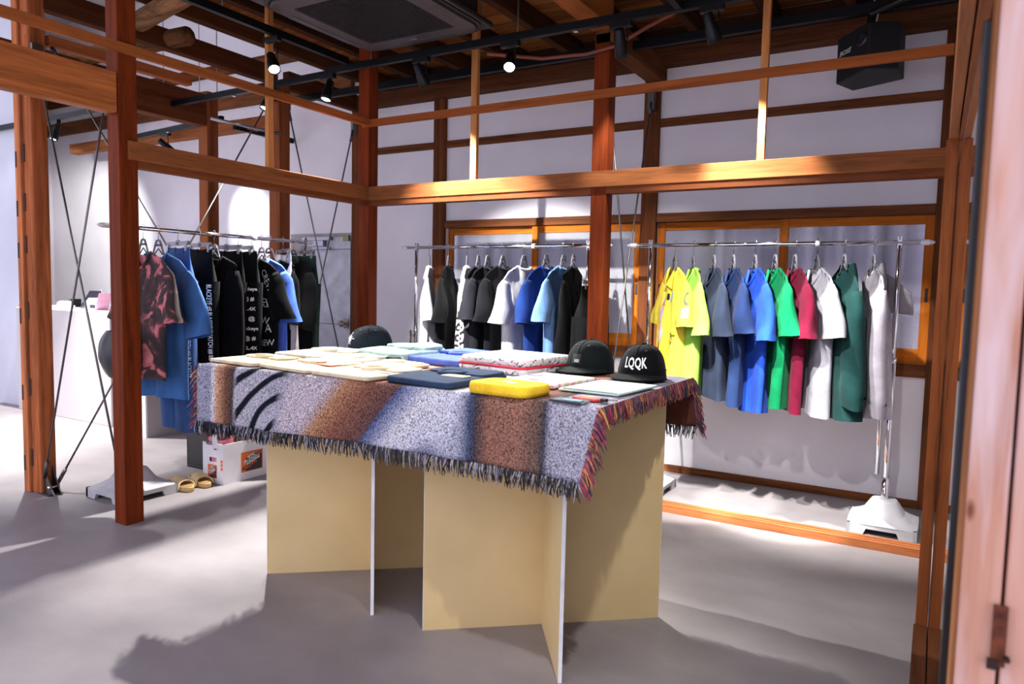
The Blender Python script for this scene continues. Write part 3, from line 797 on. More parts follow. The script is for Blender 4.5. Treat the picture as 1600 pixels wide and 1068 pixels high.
# ================================================================== HANGERS AND CLOTHES
HCL = clear_plastic((150, 148, 156))
TAGM = plain((28, 26, 28), 0.5)
def hanger(x, y, zb, rz, label, kind='shirt', drop=0.0):
    root = thing('clothes_hanger', label, 'hanger', (x, y, zb - drop), rz, 'clear hangers on the racks')
    r = 0.016
    pts = []
    for i in range(9):
        a = R(200 - 220 * i / 8)
        pts.append((r * math.cos(a), 0, r * math.sin(a) - 0.0035 + 0.001))
    pts += [(0.010, 0, -0.022), (0.0, 0, -0.034), (0, 0, -0.078)]
    pts = [(a, b, c_ + drop) for a, b, c_ in pts[:-1]] + [pts[-1]]
    MB().tube(pts, 0.0018, 6).build('hook', metal((190, 190, 192), 0.2), root, smooth=True)
    if kind == 'shirt':
        m = MB()
        m.tube([(0, 0, -0.075), (0.016, 0, -0.080), (0.030, 0, -0.105), (0.052, 0, -0.158), (0.12, 0, -0.197), (0.185, 0, -0.228)], [0.006, 0.007, 0.006, 0.0055, 0.004, 0.004], 8)
        m.tube([(0, 0, -0.075), (-0.016, 0, -0.080), (-0.030, 0, -0.105), (-0.052, 0, -0.158), (-0.12, 0, -0.197), (-0.185, 0, -0.228)], [0.006, 0.007, 0.006, 0.0055, 0.004, 0.004], 8)
        m.tube([(-0.03, 0, -0.105), (0.03, 0, -0.105)], 0.006, 8)
        m.tube([(-0.04, 0, -0.16), (0, 0, -0.125), (0.04, 0, -0.16)], 0.004, 8)
        m.build('frame', HCL, root, smooth=True)
        MB().box((-0.013, -0.0075, -0.112), (0.013, -0.006, -0.098)).build('size_tab', TAGM, root)
    else:
        m = MB().box((-0.17, -0.005, -0.100), (0.17, 0.005, -0.074)); m.box((-0.02, -0.006, -0.085), (0.02, 0.006, -0.066))
        m.build('frame', HCL, root, bevel=0.002)
        for s in (-1, 1):
            MB().box((s * 0.14 - 0.012, -0.012, -0.135), (s * 0.14 + 0.012, 0.012, -0.088)).build('clip', clear_plastic((238, 238, 242)), root, bevel=0.002)
        MB().box((-0.016, -0.0075, -0.095), (0.016, -0.005, -0.08)).build('size_tab', TAGM, root)
    return root

def sstep(a, b, x):
    t = max(0, min(1, (x - a) / (b - a))); return t * t * (3 - 2 * t)

class Shirt:
    """a garment hanging from (0,0,0) = the bar; front is local -y, near side is local +x"""
    def __init__(s, root, W=0.27, L=0.74, seed=0, t=0.05, ns=0.085, fd=0.095, bd=0.02, fold=0.019, hem=0.92, pinch=0.0):
        s.W, s.L, s.t, s.ns, s.fd, s.bd, s.fold, s.hem = W, L, t, ns, fd, bd, fold, hem
        rnd = random.Random(seed)
        s.ph = [rnd.uniform(0, 6.28) for _ in range(6)]; s.k = [rnd.uniform(7, 12), rnd.uniform(13, 20)]
        s.root = root; s.pinch = pinch; s.rnd = rnd
    def ztop(s, x, back):
        ax = abs(x)
        zn = -0.155
        if ax < s.ns:
            q = 1 - (ax / s.ns) ** 2
            return zn - (s.bd if back else s.fd) * q ** 0.6
        if ax < 0.205:
            return zn - 0.36 * (ax - s.ns)
        return zn - 0.36 * (0.205 - s.ns) - 0.85 * (ax - 0.205)
    def pt(s, x_, v, back):
        """x_ in [-1,1]; v 0 top .. 1 hem"""
        xw = x_ * s.W
        zt = s.ztop(xw, back)
        zh = -0.155 - s.L + 0.010 * math.sin(s.ph[0] + 3 * x_)
        z = zt + (zh - zt) * v
        x = xw * (1 + (s.hem - 1) * sstep(0.05, 1, v))
        side = max(0.0, 1 - abs(x_) ** 2.6) ** 0.5
        T = s.t * side * (0.30 + 0.70 * sstep(0, 0.35, v))
        if v < 0.3:
            if abs(xw) >= s.ns: T *= sstep(-0.02, 0.22, v) 
            else:
                nk = 0.55 if back else 0.75
                T = max(T * sstep(-0.02, 0.22, v), nk * s.t * (1 - (xw / s.ns) ** 2) ** 0.5 * (1 - v / 0.3) + T * v / 0.3)
        if abs(xw) >= s.ns * 0.98: T = max(T, 0.009 * side)
        wv = s.fold * (0.25 + 0.75 * v) * (math.sin(s.ph[1] + s.k[0] * x_ * 0.5 + 1.2 * v) + 0.5 * math.sin(s.ph[2] + s.k[1] * x_ * 0.5 - v))
        wv *= sstep(0.0, 0.4, v) * min(1, 0.35 + side)
        ex = s.fold * 0.9 * math.sin(s.ph[3] + s.k[0] * x_ * 0.9) * v * side
        y = (T + ex if back else -T - ex) + wv
        return Vector((x, y, z))
    def body(s, mat, name='body', nu=41, nv=26):
        m = MB()
        def f(u, v): return s.pt(-1 + 2 * u, v, False)
        def g(u, v): return s.pt(1 - 2 * u, v, True)
        m.grid(f, nu, nv); m.grid(g, nu, nv)
        for sd in (1, -1):   # rounded shoulder ridge between front and back panel
            def ridge(u, v, sd=sd):
                x_ = sd * (s.ns / s.W + (1 - s.ns / s.W) * u)
                a, b = s.pt(x_, 0, False), s.pt(x_, 0, True)
                p = a + (b - a) * v
                p.z += 0.006 * math.sin(PI * v)
                return p
            m.grid(ridge, 18, 5)
        return m.build(name, mat, s.root, smooth=True, weld=True)
    def front(s, x, z, back=False, e=0.004):
        x_ = max(-1, min(1, x / s.W))
        zt = s.ztop(x_ * s.W, back); zh = -0.155 - s.L
        v = max(0, min(1, (z - zt) / (zh - zt)))
        p = s.pt(x_, v, back)
        return Vector((p.x, p.y + (e if back else -e), z))
    def collar(s, mat, r=0.008):
        m = MB()
        pts = [s.pt(-s.ns / s.W + 2 * s.ns / s.W * i / 20, 0, False) for i in range(21)]
        m.tube([p + Vector((0, -0.001, -0.004)) for p in pts], r, 8)
        pts = [s.pt(-s.ns / s.W + 2 * s.ns / s.W * i / 12, 0, True) for i in range(13)]
        m.tube([p + Vector((0, 0.001, -0.004)) for p in pts], r, 8)
        return m.build('collar', mat, s.root, smooth=True)
    def sleeve(s, side, mat, L=0.27, out=0.10, w0=0.085, w1=0.098, d0=0.022, d1=0.05, yb=0.0, cuff=False, name='sleeve', zoff=0.0):
        m = MB()
        top = Vector((side * (s.W - 0.055), 0, s.ztop(s.W - 0.055, False) - 0.055 + zoff))
        end = top + Vector((side * out, yb, -L))
        ax = (end - top).normalized()
        px = Vector((0, 1, 0)).cross(ax).normalized() * side   # in plane, outward
        if px.x * side < 0: px = -px
        py = Vector((0, 1, 0))
        n = 16; seg = 22
        ph = s.rnd.uniform(0, 6)
        def f(u, v):
            a = 2 * PI * u
            w = w0 + (w1 - w0) * v; d = d0 + (d1 - d0) * sstep(0, 0.8, v)
            if v < 0.18: w *= 0.55 + 0.45 * v / 0.18; d *= 0.5 + 0.5 * v / 0.18
            wr = 1 + 0.10 * v * math.sin(3 * a + ph + 4 * v)
            c = top + (end - top) * v + py * (0.012 * math.sin(ph + 5 * v) * v)
            if cuff and v > 0.92: w *= 0.8; d *= 0.8
            lift = px * (0.012 * (1 - v))
            return c + lift + px * (math.cos(a) * w * wr) + py * (math.sin(a) * d * wr) + ax * (0.02 * math.cos(a) * (1 if v > 0.5 else 0) * v)
        m.grid(f, seg, n, wrap=True)
        # shoulder cap closes the head of the sleeve
        m.f.append(tuple(range(seg))[::-1]); m.mi.append(0)
        o = m.build(name, mat, s.root, smooth=True)
        # stitched hem band
        def h(u, v):
            p = f(u, 0.90 + 0.10 * v)
            c = top + (end - top) * (0.90 + 0.10 * v)
            return p + (p - c).normalized() * 0.0022
        MB().grid(h, seg, 2, wrap=True).build('hem_band', mat, o, smooth=True)
        s.sl = (top, end, f)
        return o
    def text(s, txt, x, z, size, mat, rot=0, back=False, name='print', **kw):
        ca, sa = math.cos(R(rot)), math.sin(R(rot))
        def fn(a, b):
            if back: a = -a
            X = x + (a * ca - b * sa); Z = z + (a * sa + b * ca)
            return s.front(X, Z, back)
        return text_mb(txt, size, None, fn=fn, **kw).build(name, mat, s.root)
    def patch(s, poly, x, z, mat, back=False, name='print', n=6, e=0.003):
        """filled polygon print, subdivided radially"""
        m = MB()
        vs = [s.front(x, z, back, e)]
        k = len(poly)
        for j in range(1, n + 1):
            for (a, b) in poly:
                vs.append(s.front(x + a * j / n, z + b * j / n, back, e))
        fs = [(0, 1 + i, 1 + (i + 1) % k) for i in range(k)]
        for j in range(n - 1):
            for i in range(k):
                i2 = (i + 1) % k
                fs.append((1 + j * k + i, 1 + (j + 1) * k + i, 1 + (j + 1) * k + i2, 1 + j * k + i2))
        m.add(vs, fs)
        return m.build(name, mat, s.root, smooth=True)
    def hood(s, mat, back=1):
        def f(u, v):
            a = PI * (u * 2 - 1)
            z = -0.125 - 0.20 * v
            w = 0.085 + 0.075 * math.sin(PI * (0.15 + 0.85 * v) * 0.92)
            x = w * math.sin(a)
            y = 0.012 - 0.07 * math.cos(a) * (0.5 + 0.5 * v) * (1 - 0.2 * v)
            if math.cos(a) > 0: y *= 0.85; z -= 0.07 * (math.cos(a)) * (1 - v)
            return Vector((x, y, z))
        return MB().grid(f, 28, 12, wrap=True).build('hood', mat, s.root, smooth=True)

def place(rackname, pos, twist=0):
    if rackname == 'B': return (pos, YBk - 0.03, ZR - 0.005 + 0.0125), R(-90 + twist)
    if rackname == 'A': return (pos, YA, ZR + 0.004 + 0.0125), R(-90 + twist)
    return (XL, pos, ZR + 0.012 + 0.0125), R(0 + twist)

def shirt(rk, pos, twist, label, cat, col, hl, name='t_shirt', W=0.265, L=0.74, seed=0, sl=0.27, out=0.09, near=True, far=True, neck=True, weave=900, kw=None, slk=None, hang=True, mat=None, group=None):
    loc, rz = place(rk, pos, twist)
    if hang: hanger(*loc, rz, hl)
    root = thing(name, label, cat, loc, rz, group)
    s = Shirt(root, W, L, seed, **(kw or {}))
    mt = mat or cloth(col, 0.9, weave)
    s.mat = mt
    s.body(mt)
    if neck: s.collar(mt)
    slk = slk or {}
    if near: s.sleeve(1, mt, sl, out, **slk); s.slf = s.sl
    if far: s.sleeve(-1, mt, sl, out, **slk)
    return s

INKB = plain((22, 20, 22), 0.8); INKW = plain((232, 232, 236), 0.8)
def ell(a, b, n=20, sq=2.0, jit=0, seed=1):
    rr = random.Random(seed); out = []
    for i in range(n):
        t = 2 * PI * i / n
        k = 1 + jit * rr.uniform(-1, 1)
        out.append((a * math.copysign(abs(math.cos(t)) ** (2 / sq), math.cos(t)) * k, b * math.copysign(abs(math.sin(t)) ** (2 / sq), math.sin(t)) * k))
    return out
G_B = 'clothes on the coloured rack'; G_A = 'clothes on the black and white rack'; G_L = 'clothes on the denim rack'
LG = dict(kw=dict(t=0.055, fold=0.012))

# ---------------- coloured rack (front faces left, near side twisted to the viewer)
s = shirt('B', 2.187, 34, 'bright yellow printed shirt at the left end of the coloured rack', 'shirt', (232, 204, 66), 'clear hanger holding the yellow shirt', 'shirt', 0.26, 0.78, 1, 0.25, 0.08, neck=False, kw=dict(t=0.06, ns=0.08, fd=0.10))
cm = MB()
for sd in (1, -1):
    cm.add([s.pt(sd * 0.30, 0, True) + Vector((0, -0.01, 0.015)), s.pt(sd * 0.30, 0, False) + Vector((0, -0.012, 0.012)), s.front(sd * 0.085, -0.285, e=0.012), s.front(sd * 0.01, -0.255, e=0.01)], [(0, 1, 2, 3)] if sd > 0 else [(3, 2, 1, 0)])
cm.build('collar', s.mat, s.root)
PINK = plain((226, 190, 214), 0.8); REDI = plain((216, 60, 66), 0.8)
s.patch(ell(0.055, 0.15, 24, 2, 0.22, 4), -0.03, -0.50, plain((200, 186, 206), 0.8))
for i in range(8):
    s.text('W3YS8KM5'[i], -0.03 + 0.02 * math.sin(i * 2.1), -0.38 - 0.036 * i, 0.05, REDI, 20 * math.sin(i), name='print')
s.patch(ell(0.02, 0.024, 14, 2, 0.3), -0.01, -0.50, plain((240, 170, 40), 0.8), e=0.005)
for i, tx in enumerate(('MRWEB', 'GROVE', 'BLOCK', 'UNITY')):
    s.text(tx, -0.08, -0.66 - 0.032 * i, 0.038, REDI)
s.patch(ell(0.018, 0.02, 12, 5), 0.03, -0.33, INKB)
s.patch(ell(0.016, 0.03, 12, 5), 0.09, -0.33, plain((120, 160, 180), 0.8))
s.text('VIEWNEVER', 0.12, -0.71, 0.07, plain((40, 66, 40), 0.8), 62)
s.text('GARDEN', 0.06, -0.88, 0.06, plain((40, 90, 40), 0.8), 62)
# ring mark on the near sleeve
tp, en, ff = s.slf
rg = MB()
def onsl(a0, v0, k):  # point on the sleeve skin facing the viewer
    p = ff(a0, v0); c = tp + (en - tp) * v0
    return p + (p - c).normalized() * 0.003
for i in range(14):
    a = PI * 0.35 + 1.35 * PI * i / 14; b = PI * 0.35 + 1.35 * PI * (i + 1) / 14
    q = []
    for (an, rr) in ((a, 0.045), (b, 0.045), (b, 0.075), (a, 0.075)):
        q.append(onsl((0.93 + rr * math.cos(an) * 0.9) % 1, 0.42 + rr * math.sin(an) * 1.8, 1))
    rg.add(q, [(0, 1, 2, 3)])
rg.build('sleeve_mark', plain((96, 104, 84), 0.8), s.root)
pk = MB()
pk.grid(lambda u, v: onsl((0.86 + 0.12 * u) % 1, 0.60 + 0.22 * v, 1), 5, 5)
pk.build('sleeve_mark', plain((236, 206, 232), 0.8), s.root)

shirt('B', 2.304, 26, 'lime green t-shirt hanging second on the coloured rack', 't-shirt', (146, 200, 78), 'clear hanger holding the lime green t-shirt', seed=2, L=0.77, sl=0.29, kw=dict(t=0.06))
s = shirt('B', 2.429, 27, 'charcoal blue t-shirt with a white photo print beside the lime one', 't-shirt', (44, 52, 70), 'clear hanger holding the charcoal blue t-shirt', seed=3, L=0.76, sl=0.29)
s.patch(ell(0.06, 0.11, 18, 5), -0.02, -0.52, plain((90, 112, 104), 0.8))
s.patch(ell(0.035, 0.055, 14, 5), 0.02, -0.46, INKW, e=0.005)
s = shirt('B', 2.543, 27, 'navy t-shirt with a yellow chest print on the coloured rack', 't-shirt', (34, 50, 88), 'clear hanger holding the navy t-shirt', seed=14, L=0.79, sl=0.27)
s.patch(ell(0.085, 0.10, 20, 2.4, 0.1), 0.0, -0.50, plain((216, 200, 40), 0.8))
s.text('egg', 0.0, -0.51, 0.09, plain((40, 66, 60), 0.8))
shirt('B', 2.668, 27, 'royal blue t-shirt in the middle of the coloured rack', 't-shirt', (38, 78, 186), 'clear hanger holding the royal blue t-shirt', seed=5, L=0.82, sl=0.30)
shirt('B', 2.780, 27, 'emerald green t-shirt on the coloured rack', 't-shirt', (14, 122, 74), 'clear hanger holding the emerald green t-shirt', seed=6, L=0.79, sl=0.27)
shirt('B', 2.888, 25, 'burgundy t-shirt on the coloured rack', 't-shirt', (98, 18, 42), 'clear hanger holding the burgundy t-shirt', seed=7, L=0.79, sl=0.28)
s = shirt('B', 3.004, 27, 'heather grey t-shirt with a yellow blob print reading gg', 't-shirt', (150, 147, 156), 'clear hanger holding the heather grey t-shirt', seed=8, L=0.80, sl=0.27, weave=320)
s.patch(ell(0.075, 0.115, 22, 2.6, 0.06), 0.02, -0.49, plain((232, 214, 40), 0.8))
s.text('gg', 0.02, -0.49, 0.13, INKB)
st = []
for i in range(10):
    rr = 0.02 if i % 2 == 0 else 0.009; st.append((rr * math.sin(2 * PI * i / 10), rr * math.cos(2 * PI * i / 10)))
s.patch(st, 0.04, -0.425, plain((40, 130, 190), 0.8), e=0.006, n=2)
s = shirt('B', 3.145, 21, 'dark green hooded sweatshirt near the right end of the rack', 'sweatshirt', (26, 58, 56), 'clear hanger holding the dark green sweatshirt', 'hooded_sweatshirt', 0.29, 0.80, 9, 0.60, 0.02, kw=dict(t=0.085, ns=0.09, fd=0.07), slk=dict(w0=0.10, w1=0.085, d0=0.045, d1=0.06, cuff=True), neck=False)
s.hood(s.mat)
s = shirt('B', 3.291, 15, 'light grey hooded sweatshirt at the right end of the rack', 'sweatshirt', (158, 152, 160), 'clear hanger holding the light grey sweatshirt', 'hooded_sweatshirt', 0.28, 0.78, 10, 0.64, 0.0, far=False, weave=320, kw=dict(t=0.07, ns=0.09, fd=0.07), slk=dict(w0=0.085, w1=0.065, d0=0.04, d1=0.045, cuff=True), neck=False)
s.hood(s.mat)
# its far cape-like flap sticking out to the right
fl = MB()
def ff2(u, v):
    return Vector((-0.02 - 0.10 * v + 0.10 * u * (0.4 + 0.6 * v), 0.03 + 0.17 * u + 0.012 * math.sin(5 * u + 3 * v), -0.155 - 0.12 * u - 0.22 * v * (1 - 0.45 * u)))
fl.grid(ff2, 12, 10)
fo = fl.build('raised_flap', s.mat, s.root, smooth=True)
sm = fo.modifiers.new('solid', 'SOLIDIFY'); sm.thickness = 0.008

# ---------------- black and white rack (straight; the backs show)
LS = dict(w0=0.085, w1=0.06, d0=0.03, d1=0.04, cuff=True)
s = shirt('A', 0.244, 34, 'white t-shirt with a small red print at the left end of its rack', 't-shirt', (224, 222, 230), 'clear hanger holding the leftmost white t-shirt', seed=21, L=0.80, sl=0.30)
s.text('lov', 0.02, -0.52, 0.06, plain((40, 40, 60), 0.8), 90); s.patch(ell(0.015, 0.03, 12, 2), 0.06, -0.43, REDI)
s = shirt('A', 0.423, 24, 'black t-shirt with a blue chest mark next to the leftmost white one', 't-shirt', (13, 13, 15), 'clear hanger holding the leftmost black t-shirt', seed=22, L=0.84, sl=0.31)
s.patch(ell(0.025, 0.035, 12, 2), 0.03, -0.50, plain((20, 110, 190), 0.8))
s = shirt('A', 0.590, 30, 'white long-sleeved shirt with black vertical lettering', 'shirt', (236, 236, 240), 'clear hanger holding the white long-sleeved shirt', 'long_sleeved_shirt', 0.25, 0.84, 23, 0.62, 0.0, slk=dict(w0=0.085, w1=0.075, d0=0.05, d1=0.055))
def sleevetext(s, txt, size, mat, flip=0.75, v0=0.70, nm='sleeve_print'):
    tp, en, ff = s.slf
    L_ = (en - tp).length
    def fn(a, b):
        v = max(0.03, min(0.985, v0 - a / L_))
        u = (flip + b / 0.34) % 1
        p = ff(u, v); c = tp + (en - tp) * v
        return p + (p - c).normalized() * 0.004
    return text_mb(txt, size, None, fn=fn, bold=0.0015, shear=0.15, spacing=1.1).build(nm, mat, s.root)
sleevetext(s, 'hoggé', 0.15, INKB, flip=0.92, v0=0.68)
s = shirt('A', 0.690, 16, 'charcoal long-sleeved shirt with white vertical lettering', 'shirt', (36, 35, 40), 'clear hanger holding the charcoal long-sleeved shirt', 'long_sleeved_shirt', 0.25, 0.86, 24, 0.62, 0.0, slk=dict(w0=0.085, w1=0.075, d0=0.05, d1=0.055))
sleevetext(s, 'hoggé', 0.15, INKW, flip=0.92, v0=0.80)
shirt('A', 0.770, 8, 'dark grey t-shirt behind the lettered charcoal shirt', 't-shirt', (34, 34, 40), 'clear hanger holding the dark grey t-shirt', seed=25, L=0.80, sl=0.28)
s = shirt('A', 0.899, 4, 'black t-shirt left of the plain white t-shirt', 't-shirt', (19, 19, 23), 'clear hanger holding the middle black t-shirt', seed=26, L=0.84, sl=0.29)
s.patch(ell(0.016, 0.022, 10, 2), 0.05, -0.42, INKW)
shirt('A', 1.073, 0, 'plain white oversized t-shirt in the middle of its rack', 't-shirt', (236, 236, 242), 'clear hanger holding the plain white t-shirt', seed=27, L=0.84, sl=0.28, W=0.28)
shirt('A', 1.251, 0, 'navy blue t-shirt right of the plain white one', 't-shirt', (24, 46, 100), 'clear hanger holding the navy blue t-shirt', seed=28, L=0.83, sl=0.28, W=0.27)
shirt('A', 1.384, 2, 'light blue t-shirt next to the middle red post', 't-shirt', (98, 132, 182), 'clear hanger holding the light blue t-shirt', seed=29, L=0.83, sl=0.27, W=0.265)

class Pants:
    pass
def pants(rk, pos, twist, label, col, hl, L=1.0, w=0.19, seed=1, name='trousers', text=None, tm=None, mat=None, zoff=0, flare=1.0, d=0.05, allover=None):
    loc, rz = place(rk, pos, twist)
    hanger(*loc, rz, hl, 'clip', zoff)
    loc = (loc[0], loc[1], loc[2] - zoff)
    root = thing(name, label, 'trousers', loc, rz)
    mt = mat or cloth(col, 0.9, 700)
    rnd = random.Random(seed); ph = rnd.uniform(0, 6)
    zt = -0.115
    def hip(u, v):
        a = 2 * PI * u; c, s_ = math.cos(a), math.sin(a)
        z = zt - 0.27 * v
        ww = w * (0.93 + 0.12 * v); dd = 0.012 + d * sstep(0, 0.8, v)
        return Vector((math.copysign(abs(c) ** 0.8, c) * ww, s_ * dd + 0.008 * v * math.sin(3 * a + ph), z + 0.006 * math.sin(2 * a)))
    MB().grid(hip, 40, 12, wrap=True).build('seat', mt, root, smooth=True)
    def band(u, v):
        p = hip(u, 0.02 + 0.12 * v); return Vector((p.x * 1.012, p.y * 1.15, p.z))
    MB().grid(band, 40, 3, wrap=True).build('waistband', mt, root, smooth=True)
    legs = []
    for sd in (1, -1):
        def leg(u, v, sd=sd):
            a = 2 * PI * u; c, s_ = math.cos(a), math.sin(a)
            z = zt - 0.20 - (L - 0.20) * v
            cx = sd * w * (0.54 - 0.03 * v)
            ww = w * (0.50 + 0.0 * v) * (1 + (flare - 1) * v); dd = (d + 0.012) * (1 - 0.1 * v)
            return Vector((cx + math.copysign(abs(c) ** 0.85, c) * ww, s_ * dd + 0.012 * math.sin(ph + 4 * v + sd) * v + 0.006 * math.sin(3 * a + 5 * v), z))
        MB().grid(leg, 26, 22, wrap=True).build('leg', mt, root, smooth=True)
        legs.append(leg)
    for i, x in enumerate((-0.10, 0.0, 0.10)):
        p = hip(0.75 + x, 0.06)
        MB().box((p.x - 0.005, p.y - 0.006, p.z - 0.018), (p.x + 0.005, p.y - 0.001, p.z + 0.02)).build('belt_loop', mt, root)
    if text:
        tp = MB()
        def fn(a, b):
            # runs down the outer near side seam
            v = max(0.0, min(1, 0.02 + (a) / (L - 0.2)))
            p = legs[0]((0.94 + b / 0.34) % 1, v)
            cx = w * (0.54 - 0.03 * v)
            n = (p - Vector((cx, 0, p.z))).normalized()
            return p + n * 0.004
        text_mb(text, 0.027, None, fn=fn, align='LEFT', bold=0.0004).build('side_tape_print', tm or INKW, root)
    if allover:
        m = MB()
        for r_ in range(13):
            for cc in (-1, 1):
                def fn(a, b, r_=r_, cc=cc):
                    v = max(0, min(1, 0.05 + 0.073 * r_ - b / (L - 0.2)))
                    uu = (0.75 if cc < 0 else 0.865) + a / (w * 2.1)
                    p = legs[0 if cc > 0 else 1](uu % 1, v)
                    return p + Vector((0, -0.005, 0))
                text_mb(allover[(r_) % len(allover)], 0.036 if r_ % 2 else 0.030, None, fn=fn, mb=m, bold=0.001)
        tag(m.build('all_over_print', INKW, root), kind='stuff')
    return root, mt, legs
# black garments on a clip hanger at the right end, behind the middle post
pants('A', 1.60, 4, 'wide black trousers on a clip hanger behind the middle red post', (13, 13, 15), 'clear clip hanger behind the middle red post', 0.80, 0.20, 41, d=0.07, flare=1.1, zoff=0.17)
shirt('A', 1.46, 8, 'black sheer shirt between light blue t-shirt and middle red post', 'shirt', (13, 13, 15), 'clear hanger holding the black sheer shirt', 'shirt', 0.22, 0.84, 30, 0.5, 0.0, kw=dict(t=0.03, ns=0.05))

# ---------------- denim rack (fronts face the viewer)
def tiedye():
    t = NT('tie_dye')
    nz = t.n('ShaderNodeTexNoise', i_Scale=6.5, i_Detail=3.0, i_Distortion=1.6)
    t.l(t.coords((1, 1, 0.8)), nz.inputs['Vector'])
    t.l(t.ramp(nz.outputs['Fac'], [(0.44, (54, 42, 42)), (0.535, (84, 58, 56)), (0.575, (200, 108, 118)), (0.70, (224, 140, 140))]), t.b.inputs['Base Color'])
    t.b.inputs['Roughness'].default_value = 0.9
    return t.m
def denim(c):
    t = NT('denim')
    nz = t.n('ShaderNodeTexNoise', i_Scale=9.0, i_Detail=4.0)
    t.l(t.coords((1, 1, 0.35)), nz.inputs['Vector'])
    f = t.n('ShaderNodeTexNoise', i_Scale=700.0, i_Detail=1.0)
    t.l(t.coords((1, 1, 0.3)), f.inputs['Vector'])
    a = t.math('ADD', t.math('MULTIPLY', nz.outputs['Fac'], 0.7), t.math('MULTIPLY', f.outputs['Fac'], 0.3))
    t.l(t.ramp(a, [(0.34, mul(c, 0.72)), (0.62, mul(c, 1.22))]), t.b.inputs['Base Color'])
    t.b.inputs['Roughness'].default_value = 0.85
    t.bump(a, 0.2, 0.01)
    return t.m
DENB = denim((48, 92, 146)); DEND = denim((34, 70, 122))
s = shirt('L', -1.44, -4, 'pink and brown tie-dye t-shirt nearest on the denim rack', 't-shirt', None, 'clear hanger holding the tie-dye t-shirt', seed=31, L=0.74, sl=0.31, out=0.10, W=0.25, mat=tiedye())
s = shirt('L', -1.345, 0, 'blue denim short-sleeved shirt behind the tie-dye t-shirt', 'shirt', None, 'clear hanger holding the denim shirt', 'denim_shirt', seed=32, L=0.86, sl=0.36, out=0.16, W=0.285, mat=DENB, neck=False, kw=dict(t=0.055, ns=0.08))
cm = MB()
for sd in (1, -1):
    cm.add([s.pt(sd * 0.28, 0, True) + Vector((0, 0, 0.02)), s.pt(sd * 0.30, 0, False) + Vector((sd * 0.02, -0.02, 0.0)), s.front(sd * 0.10, -0.29, e=0.014), s.front(sd * 0.012, -0.25, e=0.012)], [(0, 1, 2, 3)] if sd > 0 else [(3, 2, 1, 0)])
cm.build('collar', DENB, s.root)
TAPE = 'BLACKEYE 黒眼 BLACKEYE PATCH ■■ BLACKEYE'.replace('黒眼', '#8').replace('■■', '##')
pants('L', -1.215, -14, 'blue jeans with white lettering down the side seam', None, 'clear clip hanger holding the blue jeans', 1.12, 0.19, 33, 'jeans', TAPE, mat=DEND, d=0.055)
pants('L', -1.06, -14, 'black jeans with white lettering down the side seam', (13, 13, 15), 'clear clip hanger holding the black lettered jeans', 1.12, 0.19, 34, 'jeans', TAPE, d=0.055)
shirt('L', -0.955, -2, 'black long-sleeved jacket right of the lettered black jeans', 'jacket', (13, 13, 15), 'clear hanger holding the black jacket', 'jacket', seed=35, L=0.90, sl=0.62, out=0.0, W=0.235, kw=dict(t=0.06), slk=dict(w0=0.09, w1=0.07, d0=0.04, d1=0.05, cuff=True))
r_, mt, lg = pants('L', -0.86, -6, 'plain black trousers with a small white side label', (13, 13, 15), 'clear clip hanger holding the plain black trousers', 1.08, 0.18, 36)
p = lg[0](0.80, 0.12); MB().box((p.x - 0.03, p.y - 0.006, p.z - 0.006), (p.x + 0.01, p.y - 0.003, p.z)).build('label_tab', INKW, r_)
pants('L', -0.77, -6, 'black trousers covered in small white logos', (13, 13, 15), 'clear clip hanger holding the logo covered trousers', 1.08, 0.225, 37, allover=['Blackeye', '@ #', 'XL.4X', '# @'])
s = shirt('L', -0.66, -2, 'black t-shirt with bold white block lettering', 't-shirt', (13, 13, 15), 'clear hanger holding the black lettered t-shirt', seed=38, L=0.86, sl=0.30, out=0.10, W=0.265)
for (x, z, tx, rr, sz) in ((0.10, -0.30, 'CREW', -55, 0.06), (0.04, -0.44, 'AXCREW', -6, 0.07), (0.17, -0.46, 'CREW', 2, 0.055), (0.05, -0.56, 'CREW', -8, 0.07), (0.14, -0.62, 'A', 0, 0.08), (0.1, -0.72, 'CREW', 4, 0.06), (0.04, -0.84, 'PATCH', 0, 0.06)):
    s.text(tx, x + 0.075, z, sz, INKW, rr)
s = shirt('L', -0.575, -2, 'cobalt blue t-shirt with a white drawstring', 't-shirt', (78, 112, 208), 'clear hanger holding the cobalt blue t-shirt', seed=39, L=0.92, sl=0.33, out=0.10, W=0.25)
for k in range(2):
    MB().tube([s.front(0.15 + 0.015 * k, -0.24, e=0.012), s.front(0.18 + 0.015 * k, -0.33, e=0.05), s.front(0.17 + 0.02 * k, -0.50 + 0.05 * k, e=0.05)], 0.003, 6).build('drawstring', INKW, s.root, smooth=True)
shirt('L', -0.51, 16, 'black t-shirt with wide sleeves right of the cobalt one', 't-shirt', (13, 13, 15), 'clear hanger holding the wide-sleeved black t-shirt', seed=40, L=0.90, sl=0.36, out=0.02, W=0.20, slk=dict(w0=0.07, w1=0.065))
pants('L', -0.385, -26, 'pale grey work trousers on the denim rack', (190, 184, 186), 'clear clip hanger holding the pale grey trousers', 1.08, 0.20, 42, d=0.06)
s = shirt('L', -0.29, -6, 'black button shirt right of the pale grey trousers', 'shirt', (13, 13, 15), 'clear hanger holding the black button shirt', 'shirt', seed=43, L=0.92, sl=0.40, out=0.02, W=0.215, slk=dict(w1=0.075))
for k in range(4):
    p = s.front(0.03 + 0.02 * k * 0.5, -0.24 - 0.11 * k, e=0.006)
    MB().lathe([(0, -0.002), (0.006, -0.002), (0.006, 0.002), (0, 0.002)], 10, 0, Matrix.Translation(p) @ Matrix.Rotation(PI / 2, 4, 'X')).build('button', INKW, s.root)
